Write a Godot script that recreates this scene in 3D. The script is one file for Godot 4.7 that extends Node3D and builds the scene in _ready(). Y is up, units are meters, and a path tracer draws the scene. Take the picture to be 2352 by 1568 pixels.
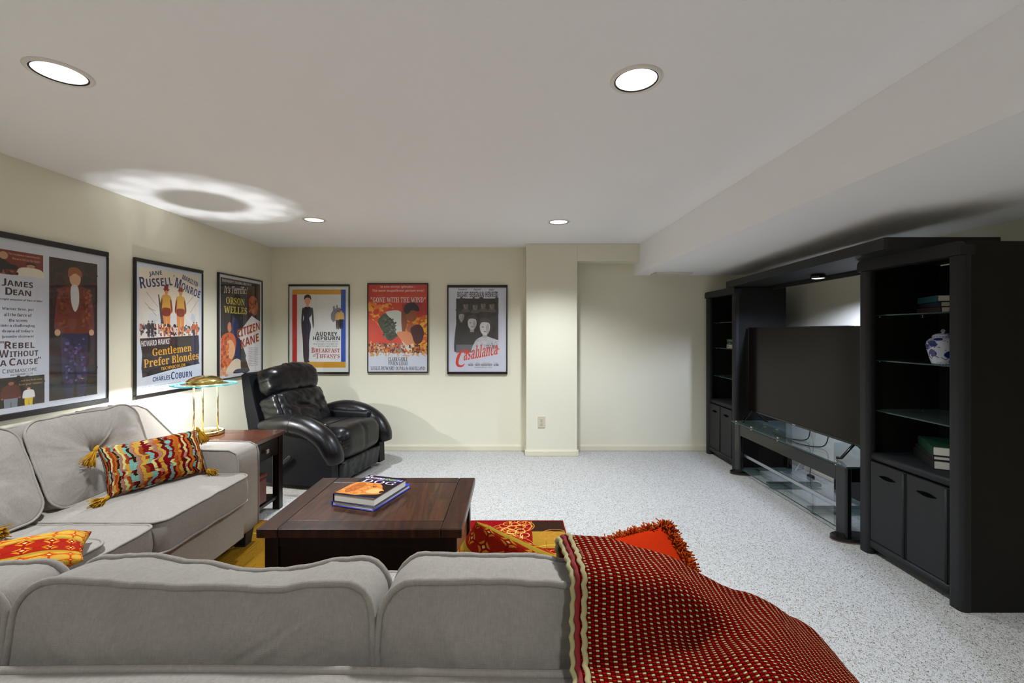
extends Node3D
# A basement den: cream walls, white ceiling with a soffit, pale carpet. Metres; x right, y up, -z into the room from the camera.

const WL := -2.485      # left wall
const WR := 2.6         # right wall
const WB := -4.52       # back wall
const WF := 2.3         # wall behind the camera
const CEIL := 2.089
var M := {}
var used := {}
var rng := RandomNumberGenerator.new()
var fn := FastNoiseLite.new()


func _ready() -> void:
	rng.seed = 11
	fn.seed = 5
	fn.frequency = 1.0
	fn.noise_type = FastNoiseLite.TYPE_SIMPLEX_SMOOTH
	make_camera()
	make_environment()
	make_materials()
	build_room()
	build_can_lights()
	build_towers()
	build_tv()
	build_sofas()
	build_tables()
	build_recliner()
	build_lamp()
	build_posters()
	build_soft_things()
	build_small_things()


func make_camera() -> void:
	var cam := Camera3D.new()
	cam.name = "camera"
	cam.projection = Camera3D.PROJECTION_FRUSTUM
	cam.near = 0.05
	cam.far = 40.0
	cam.position = Vector3(0, 1.22, 0)
	var f := 1010.0    # focal length in pixels of the 2352 x 1568 frame
	cam.size = 1568.0 / f * cam.near
	cam.frustum_offset = Vector2((1176.0 - 1178.0) / f, -(784.0 - 762.0) / f) * cam.near
	add_child(cam)
	cam.current = true


func make_environment() -> void:
	var we := WorldEnvironment.new()
	we.name = "environment"
	var e := Environment.new()
	e.background_mode = Environment.BG_COLOR
	e.background_color = Color(0, 0, 0)
	e.tonemap_mode = Environment.TONE_MAPPER_LINEAR
	e.tonemap_exposure = 1.0
	e.sdfgi_enabled = true
	e.ssao_enabled = true
	e.ssil_enabled = true
	we.environment = e
	add_child(we)


const CAN_ENERGY := 3.8
const CAN_COLOR := Color(0.93, 0.965, 1.0)
const LAMP_ENERGY := 0.95
const PUCK_ENERGY := 1.4


# ---------------------------------------------------------------- nodes

func numbered(n: String) -> String:
	used[n] = used.get(n, -1) + 1
	return n if used[n] == 0 else "%s_%03d" % [n, used[n]]


func fin(st: SurfaceTool) -> ArrayMesh:
	st.generate_normals()
	st.index()
	return st.commit()


func obj(called: String, shape, m: Material, parent: Node = self) -> MeshInstance3D:
	var o := MeshInstance3D.new()
	o.name = numbered(called) if parent == self else called
	o.mesh = fin(shape) if shape is SurfaceTool else shape
	o.material_override = m
	parent.add_child(o, true)
	return o


func tag(o: Node, label: String, category: String, group := "") -> Node:
	o.set_meta("label", label)
	o.set_meta("category", category)
	if group:
		o.set_meta("group", group)
	return o


func thing(called: String, label: String, category: String, at := Vector3.ZERO, turn := 0.0, group := "") -> Node3D:
	var o := Node3D.new()
	o.name = numbered(called)
	o.position = at
	o.rotation.y = turn
	add_child(o)
	tag(o, label, category, group)
	return o


func struct(called: String, shape, m: Material) -> MeshInstance3D:
	var o := obj(called, shape, m)
	o.set_meta("kind", "structure")
	return o


# ---------------------------------------------------------------- shapes

func S(smooth := false) -> SurfaceTool:
	var st := SurfaceTool.new()
	st.begin(Mesh.PRIMITIVE_TRIANGLES)
	st.set_smooth_group(0 if smooth else -1)
	return st


func T(at := Vector3.ZERO, rot := Vector3.ZERO) -> Transform3D:
	return Transform3D(Basis.from_euler(rot), at)


# a convex face, wound so that it looks away from ctr
func face(st: SurfaceTool, p: Array, ctr: Vector3) -> void:
	var n: Vector3 = (p[1] - p[0]).cross(p[2] - p[0])
	var out: bool = n.dot(p[0] - ctr) > 0.0
	for i in range(1, p.size() - 1):
		st.add_vertex(p[0])
		st.add_vertex(p[i + 1] if out else p[i])
		st.add_vertex(p[i] if out else p[i + 1])


# box with chamfered edges, centre c and size s
func bx(st: SurfaceTool, c: Vector3, s: Vector3, bev := 0.002, xf := Transform3D()) -> void:
	var h := s / 2.0
	var b: float = minf(maxf(bev, 0.0003), minf(h.x, minf(h.y, h.z)) * 0.98)
	var pts := {}
	for sx in [-1, 1]:
		for sy in [-1, 1]:
			for sz in [-1, 1]:
				var q := Vector3(sx * h.x, sy * h.y, sz * h.z)
				for ax in 3:
					var v := q
					for k in 3:
						if k != ax:
							v[k] -= signf(q[k]) * b
					pts[[sx, sy, sz, ax]] = xf * (c + v)
	var ctr := xf * c
	for ax in 3:
		var i := (ax + 1) % 3
		var j := (ax + 2) % 3
		for sg in [-1, 1]:
			var quad := []
			for k in [[-1, -1], [1, -1], [1, 1], [-1, 1]]:
				var key := [0, 0, 0, ax]
				key[ax] = sg
				key[i] = k[0]
				key[j] = k[1]
				quad.append(pts[key])
			face(st, quad, ctr)
		for si in [-1, 1]:
			for sj in [-1, 1]:
				var quad := []
				for k in [[-1, i], [1, i], [1, j], [-1, j]]:
					var key := [0, 0, 0, k[1]]
					key[ax] = k[0]
					key[i] = si
					key[j] = sj
					quad.append(pts[key])
				face(st, quad, ctr)
	for sx in [-1, 1]:
		for sy in [-1, 1]:
			for sz in [-1, 1]:
				face(st, [pts[[sx, sy, sz, 0]], pts[[sx, sy, sz, 1]], pts[[sx, sy, sz, 2]]], ctr)


func span(st: SurfaceTool, a: Vector3, b: Vector3, bev := 0.002) -> void:
	bx(st, (a + b) / 2.0, (b - a).abs(), bev)


func block(a: Vector3, b: Vector3, bev := 0.002) -> SurfaceTool:
	var st := S()
	span(st, a, b, bev)
	return st


# grid surface f(u, v) in 0..1, wound to look away from ctr
func grid(st: SurfaceTool, nu: int, nv: int, f: Callable, ctr: Vector3, uvs := Vector2.ONE) -> void:
	var p := []
	for j in nv + 1:
		for i in nu + 1:
			p.append(f.call(float(i) / nu, float(j) / nv))
	var sum := 0.0
	for j in nv:
		for i in nu:
			var a: Vector3 = p[j * (nu + 1) + i]
			var n: Vector3 = (p[j * (nu + 1) + i + 1] - a).cross(p[(j + 1) * (nu + 1) + i] - a)
			sum += n.dot(a - ctr)
	for j in nv:
		for i in nu:
			var k := [[i, j], [i + 1, j], [i + 1, j + 1], [i, j + 1]]
			for t in ([0, 2, 1, 0, 3, 2] if sum > 0 else [0, 1, 2, 0, 2, 3]):
				st.set_uv(Vector2(k[t][0] * uvs.x / nu, k[t][1] * uvs.y / nv))
				st.add_vertex(p[k[t][1] * (nu + 1) + k[t][0]])


# tube along points, radius r (a number or one per point)
func tube(st: SurfaceTool, pts: Array, r, seg := 10, closed := false, flat := 1.0) -> void:
	var n := pts.size()
	var rings := []
	var up := Vector3.ZERO
	for i in n:
		var a: Vector3 = pts[(i - 1 + n) % n] if closed or i > 0 else pts[i]
		var b: Vector3 = pts[(i + 1) % n] if closed or i < n - 1 else pts[i]
		var d := (b - a).normalized()
		if i == 0:
			up = Vector3.UP if absf(d.y) < 0.9 else Vector3.RIGHT
		up = (up - d * up.dot(d)).normalized()
		var side := d.cross(up)
		var rr: float = r[i] if r is Array else r
		var ring := []
		for k in seg:
			var t := TAU * k / seg
			ring.append(pts[i] + side * cos(t) * rr + up * sin(t) * rr * flat)
		rings.append(ring)
	for i in (n if closed else n - 1):
		var m := (i + 1) % n
		var mid: Vector3 = (pts[i] + pts[m]) / 2.0
		for k in seg:
			var l := (k + 1) % seg
			face(st, [rings[i][k], rings[m][k], rings[m][l], rings[i][l]], mid)
	if not closed:
		face(st, rings[0], pts[1])
		face(st, rings[n - 1], pts[n - 2])


# turned shape: profile of (radius, height), from the bottom up along the outside
func lathe(st: SurfaceTool, prof: Array, seg := 32, xf := Transform3D()) -> void:
	for i in prof.size() - 1:
		for k in seg:
			var t0 := TAU * k / seg
			var t1 := TAU * (k + 1) / seg
			var v := []
			for q in [[i, t0, k], [i + 1, t0, k], [i + 1, t1, k + 1], [i, t1, k + 1]]:
				var pr: Vector2 = prof[q[0]]
				v.append([xf * Vector3(pr.x * cos(q[1]), pr.y, pr.x * sin(q[1])), Vector2(float(q[2]) / seg, 1.0 - float(q[0]) / (prof.size() - 1))])
			for t in [0, 2, 1, 0, 3, 2]:
				st.set_uv(v[t][1])
				st.add_vertex(v[t][0])


# flat outline in x, y pushed from z0 to z1
func extrude(st: SurfaceTool, poly: PackedVector2Array, z0: float, z1: float, xf := Transform3D()) -> void:
	var tr := Geometry2D.triangulate_polygon(poly)
	var cw := Geometry2D.is_polygon_clockwise(poly)
	for i in range(0, tr.size(), 3):
		var a := poly[tr[i]]
		var b := poly[tr[i + 1]]
		var c := poly[tr[i + 2]]
		if (b - a).cross(c - a) < 0:
			var s := b
			b = c
			c = s
		for q in [[a, c, b, maxf(z0, z1)], [a, b, c, minf(z0, z1)]]:
			for k in 3:
				st.add_vertex(xf * Vector3(q[k].x, q[k].y, q[3]))
	var n := poly.size()
	var hi := maxf(z0, z1)
	var lo := minf(z0, z1)
	for i in n:
		var a := poly[i]
		var b := poly[(i + 1) % n]
		if cw:
			var s := a
			a = b
			b = s
		var v := [Vector3(a.x, a.y, lo), Vector3(b.x, b.y, lo), Vector3(b.x, b.y, hi), Vector3(a.x, a.y, hi)]
		for t in [0, 2, 1, 0, 3, 2]:
			st.add_vertex(xf * v[t])


func rounded(w: float, h: float, r: float, n := 6) -> PackedVector2Array:
	var out := PackedVector2Array()
	for c in [[1, 1, 0.0], [-1, 1, 0.25], [-1, -1, 0.5], [1, -1, 0.75]]:
		for i in n + 1:
			var t: float = TAU * (c[2] + 0.25 * i / n)
			out.append(Vector2(c[0] * (w / 2 - r) + r * cos(t), c[1] * (h / 2 - r) + r * sin(t)))
	return out


# closed smooth curve through points
func smooth_loop(pts: Array, sub := 6, closed := true) -> Array:
	var out := []
	var n := pts.size()
	for i in (n if closed else n - 1):
		var p0 = pts[(i - 1 + n) % n] if closed or i > 0 else pts[i]
		var p1 = pts[i]
		var p2 = pts[(i + 1) % n]
		var p3 = pts[(i + 2) % n] if closed or i < n - 2 else p2
		for k in sub:
			out.append(p1.cubic_interpolate(p2, p0, p3, float(k) / sub))
	if not closed:
		out.append(pts[n - 1])
	return out


# boxed cushion lying in x, y with thickness along z: crowned faces, a band round the rim; returns the two rim lines for piping
func boxed(st: SurfaceTool, w: float, h: float, t: float, r: float, crown: float, disp: Callable, nseg := 36) -> Array:
	var outline := []
	for c in [[1, 1, 0.0], [-1, 1, 0.25], [-1, -1, 0.5], [1, -1, 0.75]]:
		for i in 7:
			var a: float = TAU * (c[2] + 0.25 * i / 6)
			outline.append(Vector2(c[0] * (w / 2 - r) + r * cos(a), c[1] * (h / 2 - r) + r * sin(a)))
		var nxt: Array = {0.0: [-1, 1], 0.25: [-1, -1], 0.5: [1, -1], 0.75: [1, 1]}[c[2]]
		var a2: float = TAU * (c[2] + 0.25)
		var p0 := Vector2(c[0] * (w / 2 - r) + r * cos(a2), c[1] * (h / 2 - r) + r * sin(a2))
		var p1 := Vector2(nxt[0] * (w / 2 - r) + r * cos(a2), nxt[1] * (h / 2 - r) + r * sin(a2))
		for i in range(1, nseg):
			outline.append(p0.lerp(p1, float(i) / nseg))
	return boxed_outline(st, outline, t, crown, disp)


# the same for any outline that can be seen whole from ctr
func boxed_outline(st: SurfaceTool, outline: Array, t: float, crown: float, disp: Callable, ctr := Vector2.ZERO) -> Array:
	var rings := []
	var e := minf(0.012, t * 0.2)
	for s in [0.02, 0.14, 0.26, 0.38, 0.5, 0.6, 0.7, 0.78, 0.86, 0.92, 0.96, 0.985]:
		rings.append([s, -t / 2 - crown * pow(1 - s * s, 0.8)])
	rings.append([0.996, -t / 2 + e * 0.3])
	for k in 5:
		var q := k / 4.0
		rings.append([1.0 + 0.012 * sin(q * PI), lerpf(-t / 2 + e, t / 2 - e, q)])
	rings.append([0.996, t / 2 - e * 0.3])
	for s in [0.985, 0.96, 0.92, 0.86, 0.78, 0.7, 0.6, 0.5, 0.38, 0.26, 0.14, 0.02]:
		rings.append([s, t / 2 + crown * pow(1 - s * s, 0.8)])
	var P := []
	for rg in rings:
		var row := []
		for o in outline:
			var q: Vector2 = ctr + (o - ctr) * rg[0]
			row.append(disp.call(Vector3(q.x, q.y, rg[1])))
		P.append(row)
	var n := outline.size()
	for j in rings.size() - 1:
		for i in n:
			var l := (i + 1) % n
			var v := [P[j][i], P[j][l], P[j + 1][l], P[j + 1][i]]
			for q in [0, 2, 1, 0, 3, 2]:
				st.add_vertex(v[q])
	for q in [0, rings.size() - 1]:
		var c := Vector3.ZERO
		for v in P[q]:
			c += v
		c /= n
		for i in n:
			var l := (i + 1) % n
			for v in ([c, P[q][i], P[q][l]] if q == 0 else [c, P[q][l], P[q][i]]):
				st.add_vertex(v)
	var rims := []
	for zz in [-1, 1]:
		var rim := []
		for o in outline:
			rim.append(disp.call(Vector3(o.x, o.y, zz * t / 2)))
		rims.append(rim)
	return rims


# rounded solid: half sizes h, corner radius r, m spans along each flat, moved by disp
func soft(st: SurfaceTool, h: Vector3, r: float, m: int, disp: Callable) -> void:
	var steps := []
	for ax in 3:
		var a := []
		var flat: float = maxf(h[ax] - r, 0.0005)
		for k in 5:
			a.append(-flat - r * tan(PI / 4 * (1 - k / 5.0)))
		for k in m + 1:
			a.append(lerpf(-flat, flat, float(k) / m))
		for k in 5:
			a.append(flat + r * tan(PI / 4 * (k + 1) / 5.0))
		steps.append(a)
	for ax in 3:
		var i := (ax + 1) % 3
		var j := (ax + 2) % 3
		for sg in [-1, 1]:
			var P := []
			for b in steps[j]:
				for a in steps[i]:
					var q := Vector3.ZERO
					q[ax] = sg * h[ax]
					q[i] = a
					q[j] = b
					var inner := q.clamp(-(h - Vector3.ONE * r), h - Vector3.ONE * r)
					var d := q - inner
					P.append(disp.call(inner + d.normalized() * r))
			var n: int = steps[i].size()
			for b in steps[j].size() - 1:
				for a in n - 1:
					var v := [P[b * n + a], P[b * n + a + 1], P[(b + 1) * n + a + 1], P[(b + 1) * n + a]]
					for q in ([0, 2, 1, 0, 3, 2] if sg > 0 else [0, 1, 2, 0, 2, 3]):
						st.add_vertex(v[q])


func ell(c: Vector2, rx: float, ry: float, n := 24) -> PackedVector2Array:
	var out := PackedVector2Array()
	for i in n:
		out.append(c + Vector2(cos(TAU * i / n) * rx, sin(TAU * i / n) * ry))
	return out


func nz(p: Vector3, f: float) -> float:
	return fn.get_noise_3dv(p * f)


# ---------------------------------------------------------------- materials and computed textures

func mat(c: Color, rough := 0.6, metal := 0.0) -> StandardMaterial3D:
	var m := StandardMaterial3D.new()
	m.albedo_color = c
	m.roughness = rough
	m.metallic = metal
	return m


func rgb(r: float, g: float, b: float) -> Color:
	return Color(r / 255.0, g / 255.0, b / 255.0)


# texture from f(x, y) -> Color
func tex(w: int, h: int, f: Callable) -> ImageTexture:
	var d := PackedByteArray()
	d.resize(w * h * 3)
	for y in h:
		for x in w:
			var c: Color = f.call(x, y)
			var k := (y * w + x) * 3
			d[k] = clampi(int(c.r * 255.0), 0, 255)
			d[k + 1] = clampi(int(c.g * 255.0), 0, 255)
			d[k + 2] = clampi(int(c.b * 255.0), 0, 255)
	return ImageTexture.create_from_image(Image.create_from_data(w, h, false, Image.FORMAT_RGB8, d))


func noise_tex(freq: float, size := 512, sd := 1, octaves := 4) -> NoiseTexture2D:
	var n := FastNoiseLite.new()
	n.seed = sd
	n.frequency = freq
	n.fractal_octaves = octaves
	var t := NoiseTexture2D.new()
	t.width = size
	t.height = size
	t.seamless = true
	t.noise = n
	return t


func tri(m: StandardMaterial3D, scale: float, world := false) -> StandardMaterial3D:
	m.uv1_triplanar = true
	m.uv1_world_triplanar = world
	m.uv1_scale = Vector3.ONE * scale
	m.uv1_triplanar_sharpness = 4.0
	return m


func bump(m: StandardMaterial3D, t: Texture2D, cm: float) -> StandardMaterial3D:
	m.heightmap_enabled = true
	m.heightmap_texture = t
	m.heightmap_scale = cm
	return m


func seam(x: float, y: float, f: float, n: int) -> float:
	# noise that repeats over n pixels
	var a := TAU * x / n
	var b := TAU * y / n
	var r := f * n / TAU
	return fn.get_noise_3d(cos(a) * r + 13.0, sin(a) * r + cos(b) * r * 0.83, sin(b) * r)


func make_materials() -> void:
	# walls and ceiling: flat paint over a faint roller stipple
	var peel := noise_tex(0.09, 512, 3, 3)
	M.wall = bump(tri(mat(rgb(227, 222, 201), 0.75), 2.2, true), peel, 0.05)
	M.ceiling = bump(tri(mat(rgb(246, 245, 246), 0.85), 2.2, true), peel, 0.04)
	M.base = mat(rgb(222, 214, 190), 0.45)
	# carpet: pale cut pile with tan and brown flecks
	var cim := Image.create(1024, 1024, false, Image.FORMAT_RGB8)
	cim.fill(rgb(184, 182, 178))
	var him := Image.create(1024, 1024, false, Image.FORMAT_RGB8)
	him.fill(Color(0.55, 0.55, 0.55))
	for k in 52000:
		var x := rng.randi_range(0, 1023)
		var y := rng.randi_range(0, 1023)
		var v := rng.randf()
		var c := rgb(198, 197, 194)
		var hh := rng.randf_range(0.6, 1.0)
		if v < 0.17:
			c = rgb(150, 140, 122)
			hh = 0.3
		elif v < 0.25:
			c = rgb(116, 100, 78)
			hh = 0.15
		elif v < 0.45:
			c = rgb(172, 169, 163)
			hh = rng.randf_range(0.3, 0.6)
		var dx := rng.randi_range(-1, 1)
		var dy := rng.randi_range(-1, 1)
		for s in rng.randi_range(2, 6):
			var r := Rect2i((x + s * dx) & 1023, (y + s * dy) & 1023, 2, 2)
			cim.fill_rect(r, c)
			him.fill_rect(r, Color(hh, hh, hh))
	M.carpet = tri(mat(Color.WHITE, 0.95), 1.0 / 1.05, true)
	M.carpet.metallic_specular = 0.1
	M.carpet.albedo_texture = ImageTexture.create_from_image(cim)
	bump(M.carpet, ImageTexture.create_from_image(him), 0.5)
	# sofa linen
	var rows := []
	var cols := []
	for i in 512:
		rows.append(rng.randf_range(-1, 1))
		cols.append(rng.randf_range(-1, 1))
	var wv := func(x, y):
		var s: float = 0.5 + 0.25 * sin(TAU * x / 4.0 + PI * (y / 4)) + 0.25 * sin(TAU * y / 4.0)
		return s
	var lin := func(x, y):
		var g: float = 1.0 + 0.055 * cols[x] * rows[(y / 24 + x * 7) % 512] + 0.02 * rows[y] * cols[(x / 30 + y * 5) % 512] + 0.10 * (wv.call(x, y) - 0.5) + 0.05 * seam(x, y, 0.05, 512)
		return Color(0.570 * g, 0.540 * g, 0.505 * g)
	M.linen = tri(mat(Color.WHITE, 0.9), 4.0)
	M.linen.albedo_texture = tex(512, 512, lin)
	var lh := func(x, y):
		var g: float = wv.call(x, y) * 0.7 + 0.08 * cols[x] + 0.05 * rows[y]
		return Color(g, g, g)
	bump(M.linen, tex(512, 512, lh), 0.06)
	M.linen.metallic_specular = 0.15
	M.linen.rim_enabled = true
	M.linen.rim = 0.2
	M.piping = M.linen
	# dark walnut-stained wood, grain along the picture's width
	var wd := func(x, y):
		var q := seam(x * 0.12, y, 0.03, 512) * 0.9
		var g: float = 0.5 + 0.28 * seam(x * 0.06, y * 1.0, 0.16, 512) + 0.22 * sin(y * 0.10 + q * 9.0) + 0.12 * seam(x * 0.2, y * 3.0, 0.3, 512)
		g = clampf(g, 0, 1)
		return Color(lerpf(0.15, 0.335, g), lerpf(0.088, 0.192, g), lerpf(0.055, 0.112, g))
	var wt := tex(512, 512, wd)
	M.wood = tri(mat(Color.WHITE, 0.3), 1.4)
	M.wood.albedo_texture = wt
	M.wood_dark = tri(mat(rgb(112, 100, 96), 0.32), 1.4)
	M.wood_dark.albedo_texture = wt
	var wi := wt.get_image()
	wi.rotate_90(CLOCKWISE)
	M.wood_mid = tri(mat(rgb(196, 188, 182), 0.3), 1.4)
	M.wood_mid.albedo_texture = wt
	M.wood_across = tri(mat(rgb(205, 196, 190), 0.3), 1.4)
	M.wood_across.albedo_texture = ImageTexture.create_from_image(wi)
	var scuff := noise_tex(0.03, 512, 8, 5)
	for k in ["wood", "wood_mid", "wood_dark", "wood_across"]:
		bump(M[k], scuff, 0.03)
		M[k].metallic_specular = 0.38
		M[k].clearcoat_enabled = true
		M[k].clearcoat = 0.12
		M[k].clearcoat_roughness = 0.22
	# black cabinet laminate with an open grain
	M.black = bump(tri(mat(rgb(35, 35, 36), 0.5), 3.0), noise_tex(0.14, 512, 6, 3), 0.02)
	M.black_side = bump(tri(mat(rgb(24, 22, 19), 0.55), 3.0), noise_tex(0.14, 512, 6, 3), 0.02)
	M.black.metallic_specular = 0.35
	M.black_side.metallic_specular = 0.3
	M.black_in = mat(rgb(9, 9, 9), 0.6)
	M.gloss_black = mat(rgb(17, 16, 16), 0.14)
	M.matte_black = mat(rgb(18, 18, 18), 0.6)
	M.screen = mat(rgb(22, 16, 13), 0.16)
	M.screen.metallic_specular = 0.32
	M.silver = mat(rgb(190, 190, 196), 0.3, 1.0)
	M.brass = mat(rgb(232, 206, 132), 0.13, 1.0)
	M.brass_pale = mat(rgb(238, 226, 188), 0.14, 1.0)
	M.steel = mat(rgb(205, 200, 190), 0.25, 1.0)
	M.leather = bump(tri(mat(rgb(10, 10, 12), 0.28), 6.0), noise_tex(0.11, 512, 9, 4), 0.05)
	M.leather.clearcoat_enabled = true
	M.leather.metallic_specular = 0.4
	M.leather.clearcoat = 0.15
	M.leather.clearcoat_roughness = 0.2
	M.vinyl = bump(tri(mat(rgb(17, 18, 22), 0.45), 6.0), noise_tex(0.14, 512, 12, 3), 0.03)
	M.vinyl.metallic_specular = 0.3
	M.stitch = mat(rgb(8, 8, 9), 0.5)
	M.glass = mat(Color(0.8, 0.95, 0.92, 0.06), 0.02)
	M.glass.transparency = BaseMaterial3D.TRANSPARENCY_ALPHA
	M.pane = mat(Color(1, 1, 1, 0.03), 0.03)
	M.pane.transparency = BaseMaterial3D.TRANSPARENCY_ALPHA
	M.glass_edge = mat(rgb(34, 58, 56), 0.15)
	M.lamp_edge = mat(rgb(90, 190, 195), 0.1)
	M.white = mat(rgb(232, 231, 228), 0.5)
	M.trim_white = mat(rgb(228, 222, 212), 0.45)
	M.ivory = mat(rgb(205, 196, 172), 0.35)
	M.lever = mat(rgb(46, 46, 48), 0.2)
	M.scoop_shade = mat(rgb(5, 5, 5), 0.9)  # near-black that paints in the shade of the hollow door pulls
	M.scoop_shade.metallic_specular = 0.1
	M.slot = mat(rgb(40, 36, 30), 0.6)
	M.paper = mat(rgb(226, 221, 208), 0.85)
	M.gold_thread = mat(rgb(176, 128, 34), 0.75)
	M.rust_thread = mat(rgb(150, 58, 14), 0.85)
	M.crimson = mat(rgb(120, 16, 18), 0.85)
	M.wood_red = tri(mat(Color.WHITE, 0.25), 1.4)
	var rd := func(x, y):
		var c: Color = wd.call(x, y)
		return Color(c.r * 1.08, c.g * 1.0, c.b * 1.15)
	M.wood_red.albedo_texture = tex(512, 512, rd)
	M.wood_red.clearcoat_enabled = true
	M.wood_red.clearcoat = 0.6
	M.wood_red.clearcoat_roughness = 0.12
	M.red_box = mat(rgb(92, 36, 20), 0.4)
	M.bulb = mat(rgb(240, 240, 240), 0.5)
	M.bulb.emission_enabled = true
	M.bulb.emission = Color(0.97, 0.985, 1.0)
	M.bulb.emission_energy_multiplier = 4.0
	M.added_ring_glow = mat(rgb(240, 236, 220), 0.4)  # glow of the ring added to the lamp base, no real bulb there
	M.added_ring_glow.emission_enabled = true
	M.added_ring_glow.emission = Color(1.0, 0.98, 0.94)
	M.added_ring_glow.emission_energy_multiplier = 1.2
	for k in [M.gold_thread, M.rust_thread, M.crimson]:
		k.metallic_specular = 0.1
	M.glow = mat(rgb(240, 240, 240), 0.5)
	M.glow.emission_enabled = true
	M.glow.emission = Color(1.0, 0.99, 0.985)
	M.glow.emission_energy_multiplier = 2.2


# ---------------------------------------------------------------- room

func prism(st: SurfaceTool, plan: Array, y0: float, y1: float) -> void:
	var ctr := Vector3.ZERO
	for p in plan:
		ctr += Vector3(p.x, (y0 + y1) / 2, p.y) / plan.size()
	var lo := []
	var hi := []
	for p in plan:
		lo.append(Vector3(p.x, y0, p.y))
		hi.append(Vector3(p.x, y1, p.y))
	face(st, lo, ctr)
	face(st, hi, ctr)
	for i in plan.size():
		var k := (i + 1) % plan.size()
		face(st, [lo[i], lo[k], hi[k], hi[i]], ctr)


func build_room() -> void:
	var t := 0.12
	struct("floor", block(Vector3(WL - t, -0.1, WB - t), Vector3(WR + t, 0, WF + t), 0.0), M.carpet)
	struct("ceiling", block(Vector3(WL - t, CEIL, WB - t), Vector3(WR + t, CEIL + 0.1, WF + t), 0.0), M.ceiling)
	struct("wall_left", block(Vector3(WL - t, 0, WB), Vector3(WL, CEIL, WF), 0.0), M.wall)
	struct("wall_right", block(Vector3(WR, 0, WB), Vector3(WR + t, CEIL, WF), 0.0), M.wall)
	struct("wall_back", block(Vector3(WL - t, 0, WB - t), Vector3(WR + t, CEIL, WB), 0.0), M.wall)
	struct("wall_front", block(Vector3(WL - t, 0, WF), Vector3(WR + t, CEIL, WF + t), 0.0), M.wall)
	# boxed-in column and the short bulkhead that runs from it to the soffit
	struct("wall_column", block(Vector3(0.132, 0, WB), Vector3(0.634, CEIL, -4.33), 0.003), M.wall)
	struct("ceiling_bulkhead", block(Vector3(0.634, 1.918, WB), Vector3(1.262, CEIL, -4.33), 0.003), M.wall)
	var st := S()
	prism(st, [Vector2(1.243, WB), Vector2(1.45, WF), Vector2(WR, WF), Vector2(WR, WB)], 1.802, CEIL)
	struct("ceiling_soffit", st, M.ceiling)
	# baseboards with a small cap line
	for b in [["baseboard_back", WL, 0.132, WB], ["baseboard_column", 0.126, 0.640, -4.33], ["baseboard_recess", 0.634, WR, WB]]:
		st = S()
		span(st, Vector3(b[1], 0, b[3]), Vector3(b[2], 0.052, b[3] + 0.014), 0.003)
		span(st, Vector3(b[1], 0.05, b[3]), Vector3(b[2], 0.060, b[3] + 0.009), 0.003)
		struct(b[0], st, M.base)
	for b in [["baseboard_left", WL, WL + 0.014], ["baseboard_right", WR - 0.014, WR]]:
		st = S()
		span(st, Vector3(b[1], 0, WB), Vector3(b[2], 0.060, WF), 0.003)
		struct(b[0], st, M.base)
	st = S()
	for b in [[0.120, 0.132], [0.634, 0.646]]:
		span(st, Vector3(b[0], 0, WB), Vector3(b[1], 0.058, -4.316), 0.003)
	struct("baseboard_column_sides", st, M.base)
	# supply register under the soffit
	var v := thing("air_vent", "white slotted air register under the soffit near the back wall", "vent", Vector3(1.57, 1.80, -4.36))
	st = S()
	for f in [[-0.165, 0, 0.03, 0.16], [0.165, 0, 0.03, 0.16], [0, -0.07, 0.36, 0.03], [0, 0.07, 0.36, 0.03]]:
		bx(st, Vector3(f[0], -0.006, f[1]), Vector3(f[2], 0.016, f[3]), 0.003)
	obj("frame", st, M.trim_white, v)
	for k in 5:
		st = S()
		bx(st, Vector3(0, -0.004, -0.04 + k * 0.02), Vector3(0.30, 0.008, 0.012), 0.001, T(Vector3.ZERO))
		obj("slat", st, M.trim_white, v)
	outlet(Vector3(0.281, 0.335, -4.33), 0.0, "ivory double power outlet on the front of the wall column")
	outlet(Vector3(WR, 0.36, -3.80), -PI / 2, "pale outlet plate low on the wall behind the television stand")


func outlet(at: Vector3, turn: float, label: String) -> void:
	var o := thing("power_outlet", label, "outlet", at, turn)
	var st := S()
	bx(st, Vector3(0, 0, 0.003), Vector3(0.070, 0.115, 0.006), 0.003)
	obj("plate", st, M.ivory, o)
	for sy in [-1, 1]:
		st = S()
		extrude(st, rounded(0.033, 0.028, 0.011), 0.005, 0.0085, T(Vector3(0, sy * 0.0195, 0)))
		var sock := obj("socket", st, M.ivory, o)
		st = S()
		for sx in [-1, 1]:
			bx(st, Vector3(sx * 0.0065, sy * 0.0195 + 0.003, 0.0086), Vector3(0.0026, 0.009, 0.001), 0.0)
		extrude(st, ell(Vector2(0, sy * 0.0195 - 0.008), 0.003, 0.003, 10), 0.008, 0.0092)
		obj("slot", st, M.slot, sock)
	st = S()
	extrude(st, ell(Vector2.ZERO, 0.003, 0.003, 10), 0.005, 0.008)
	obj("screw", st, M.steel, o)


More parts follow.
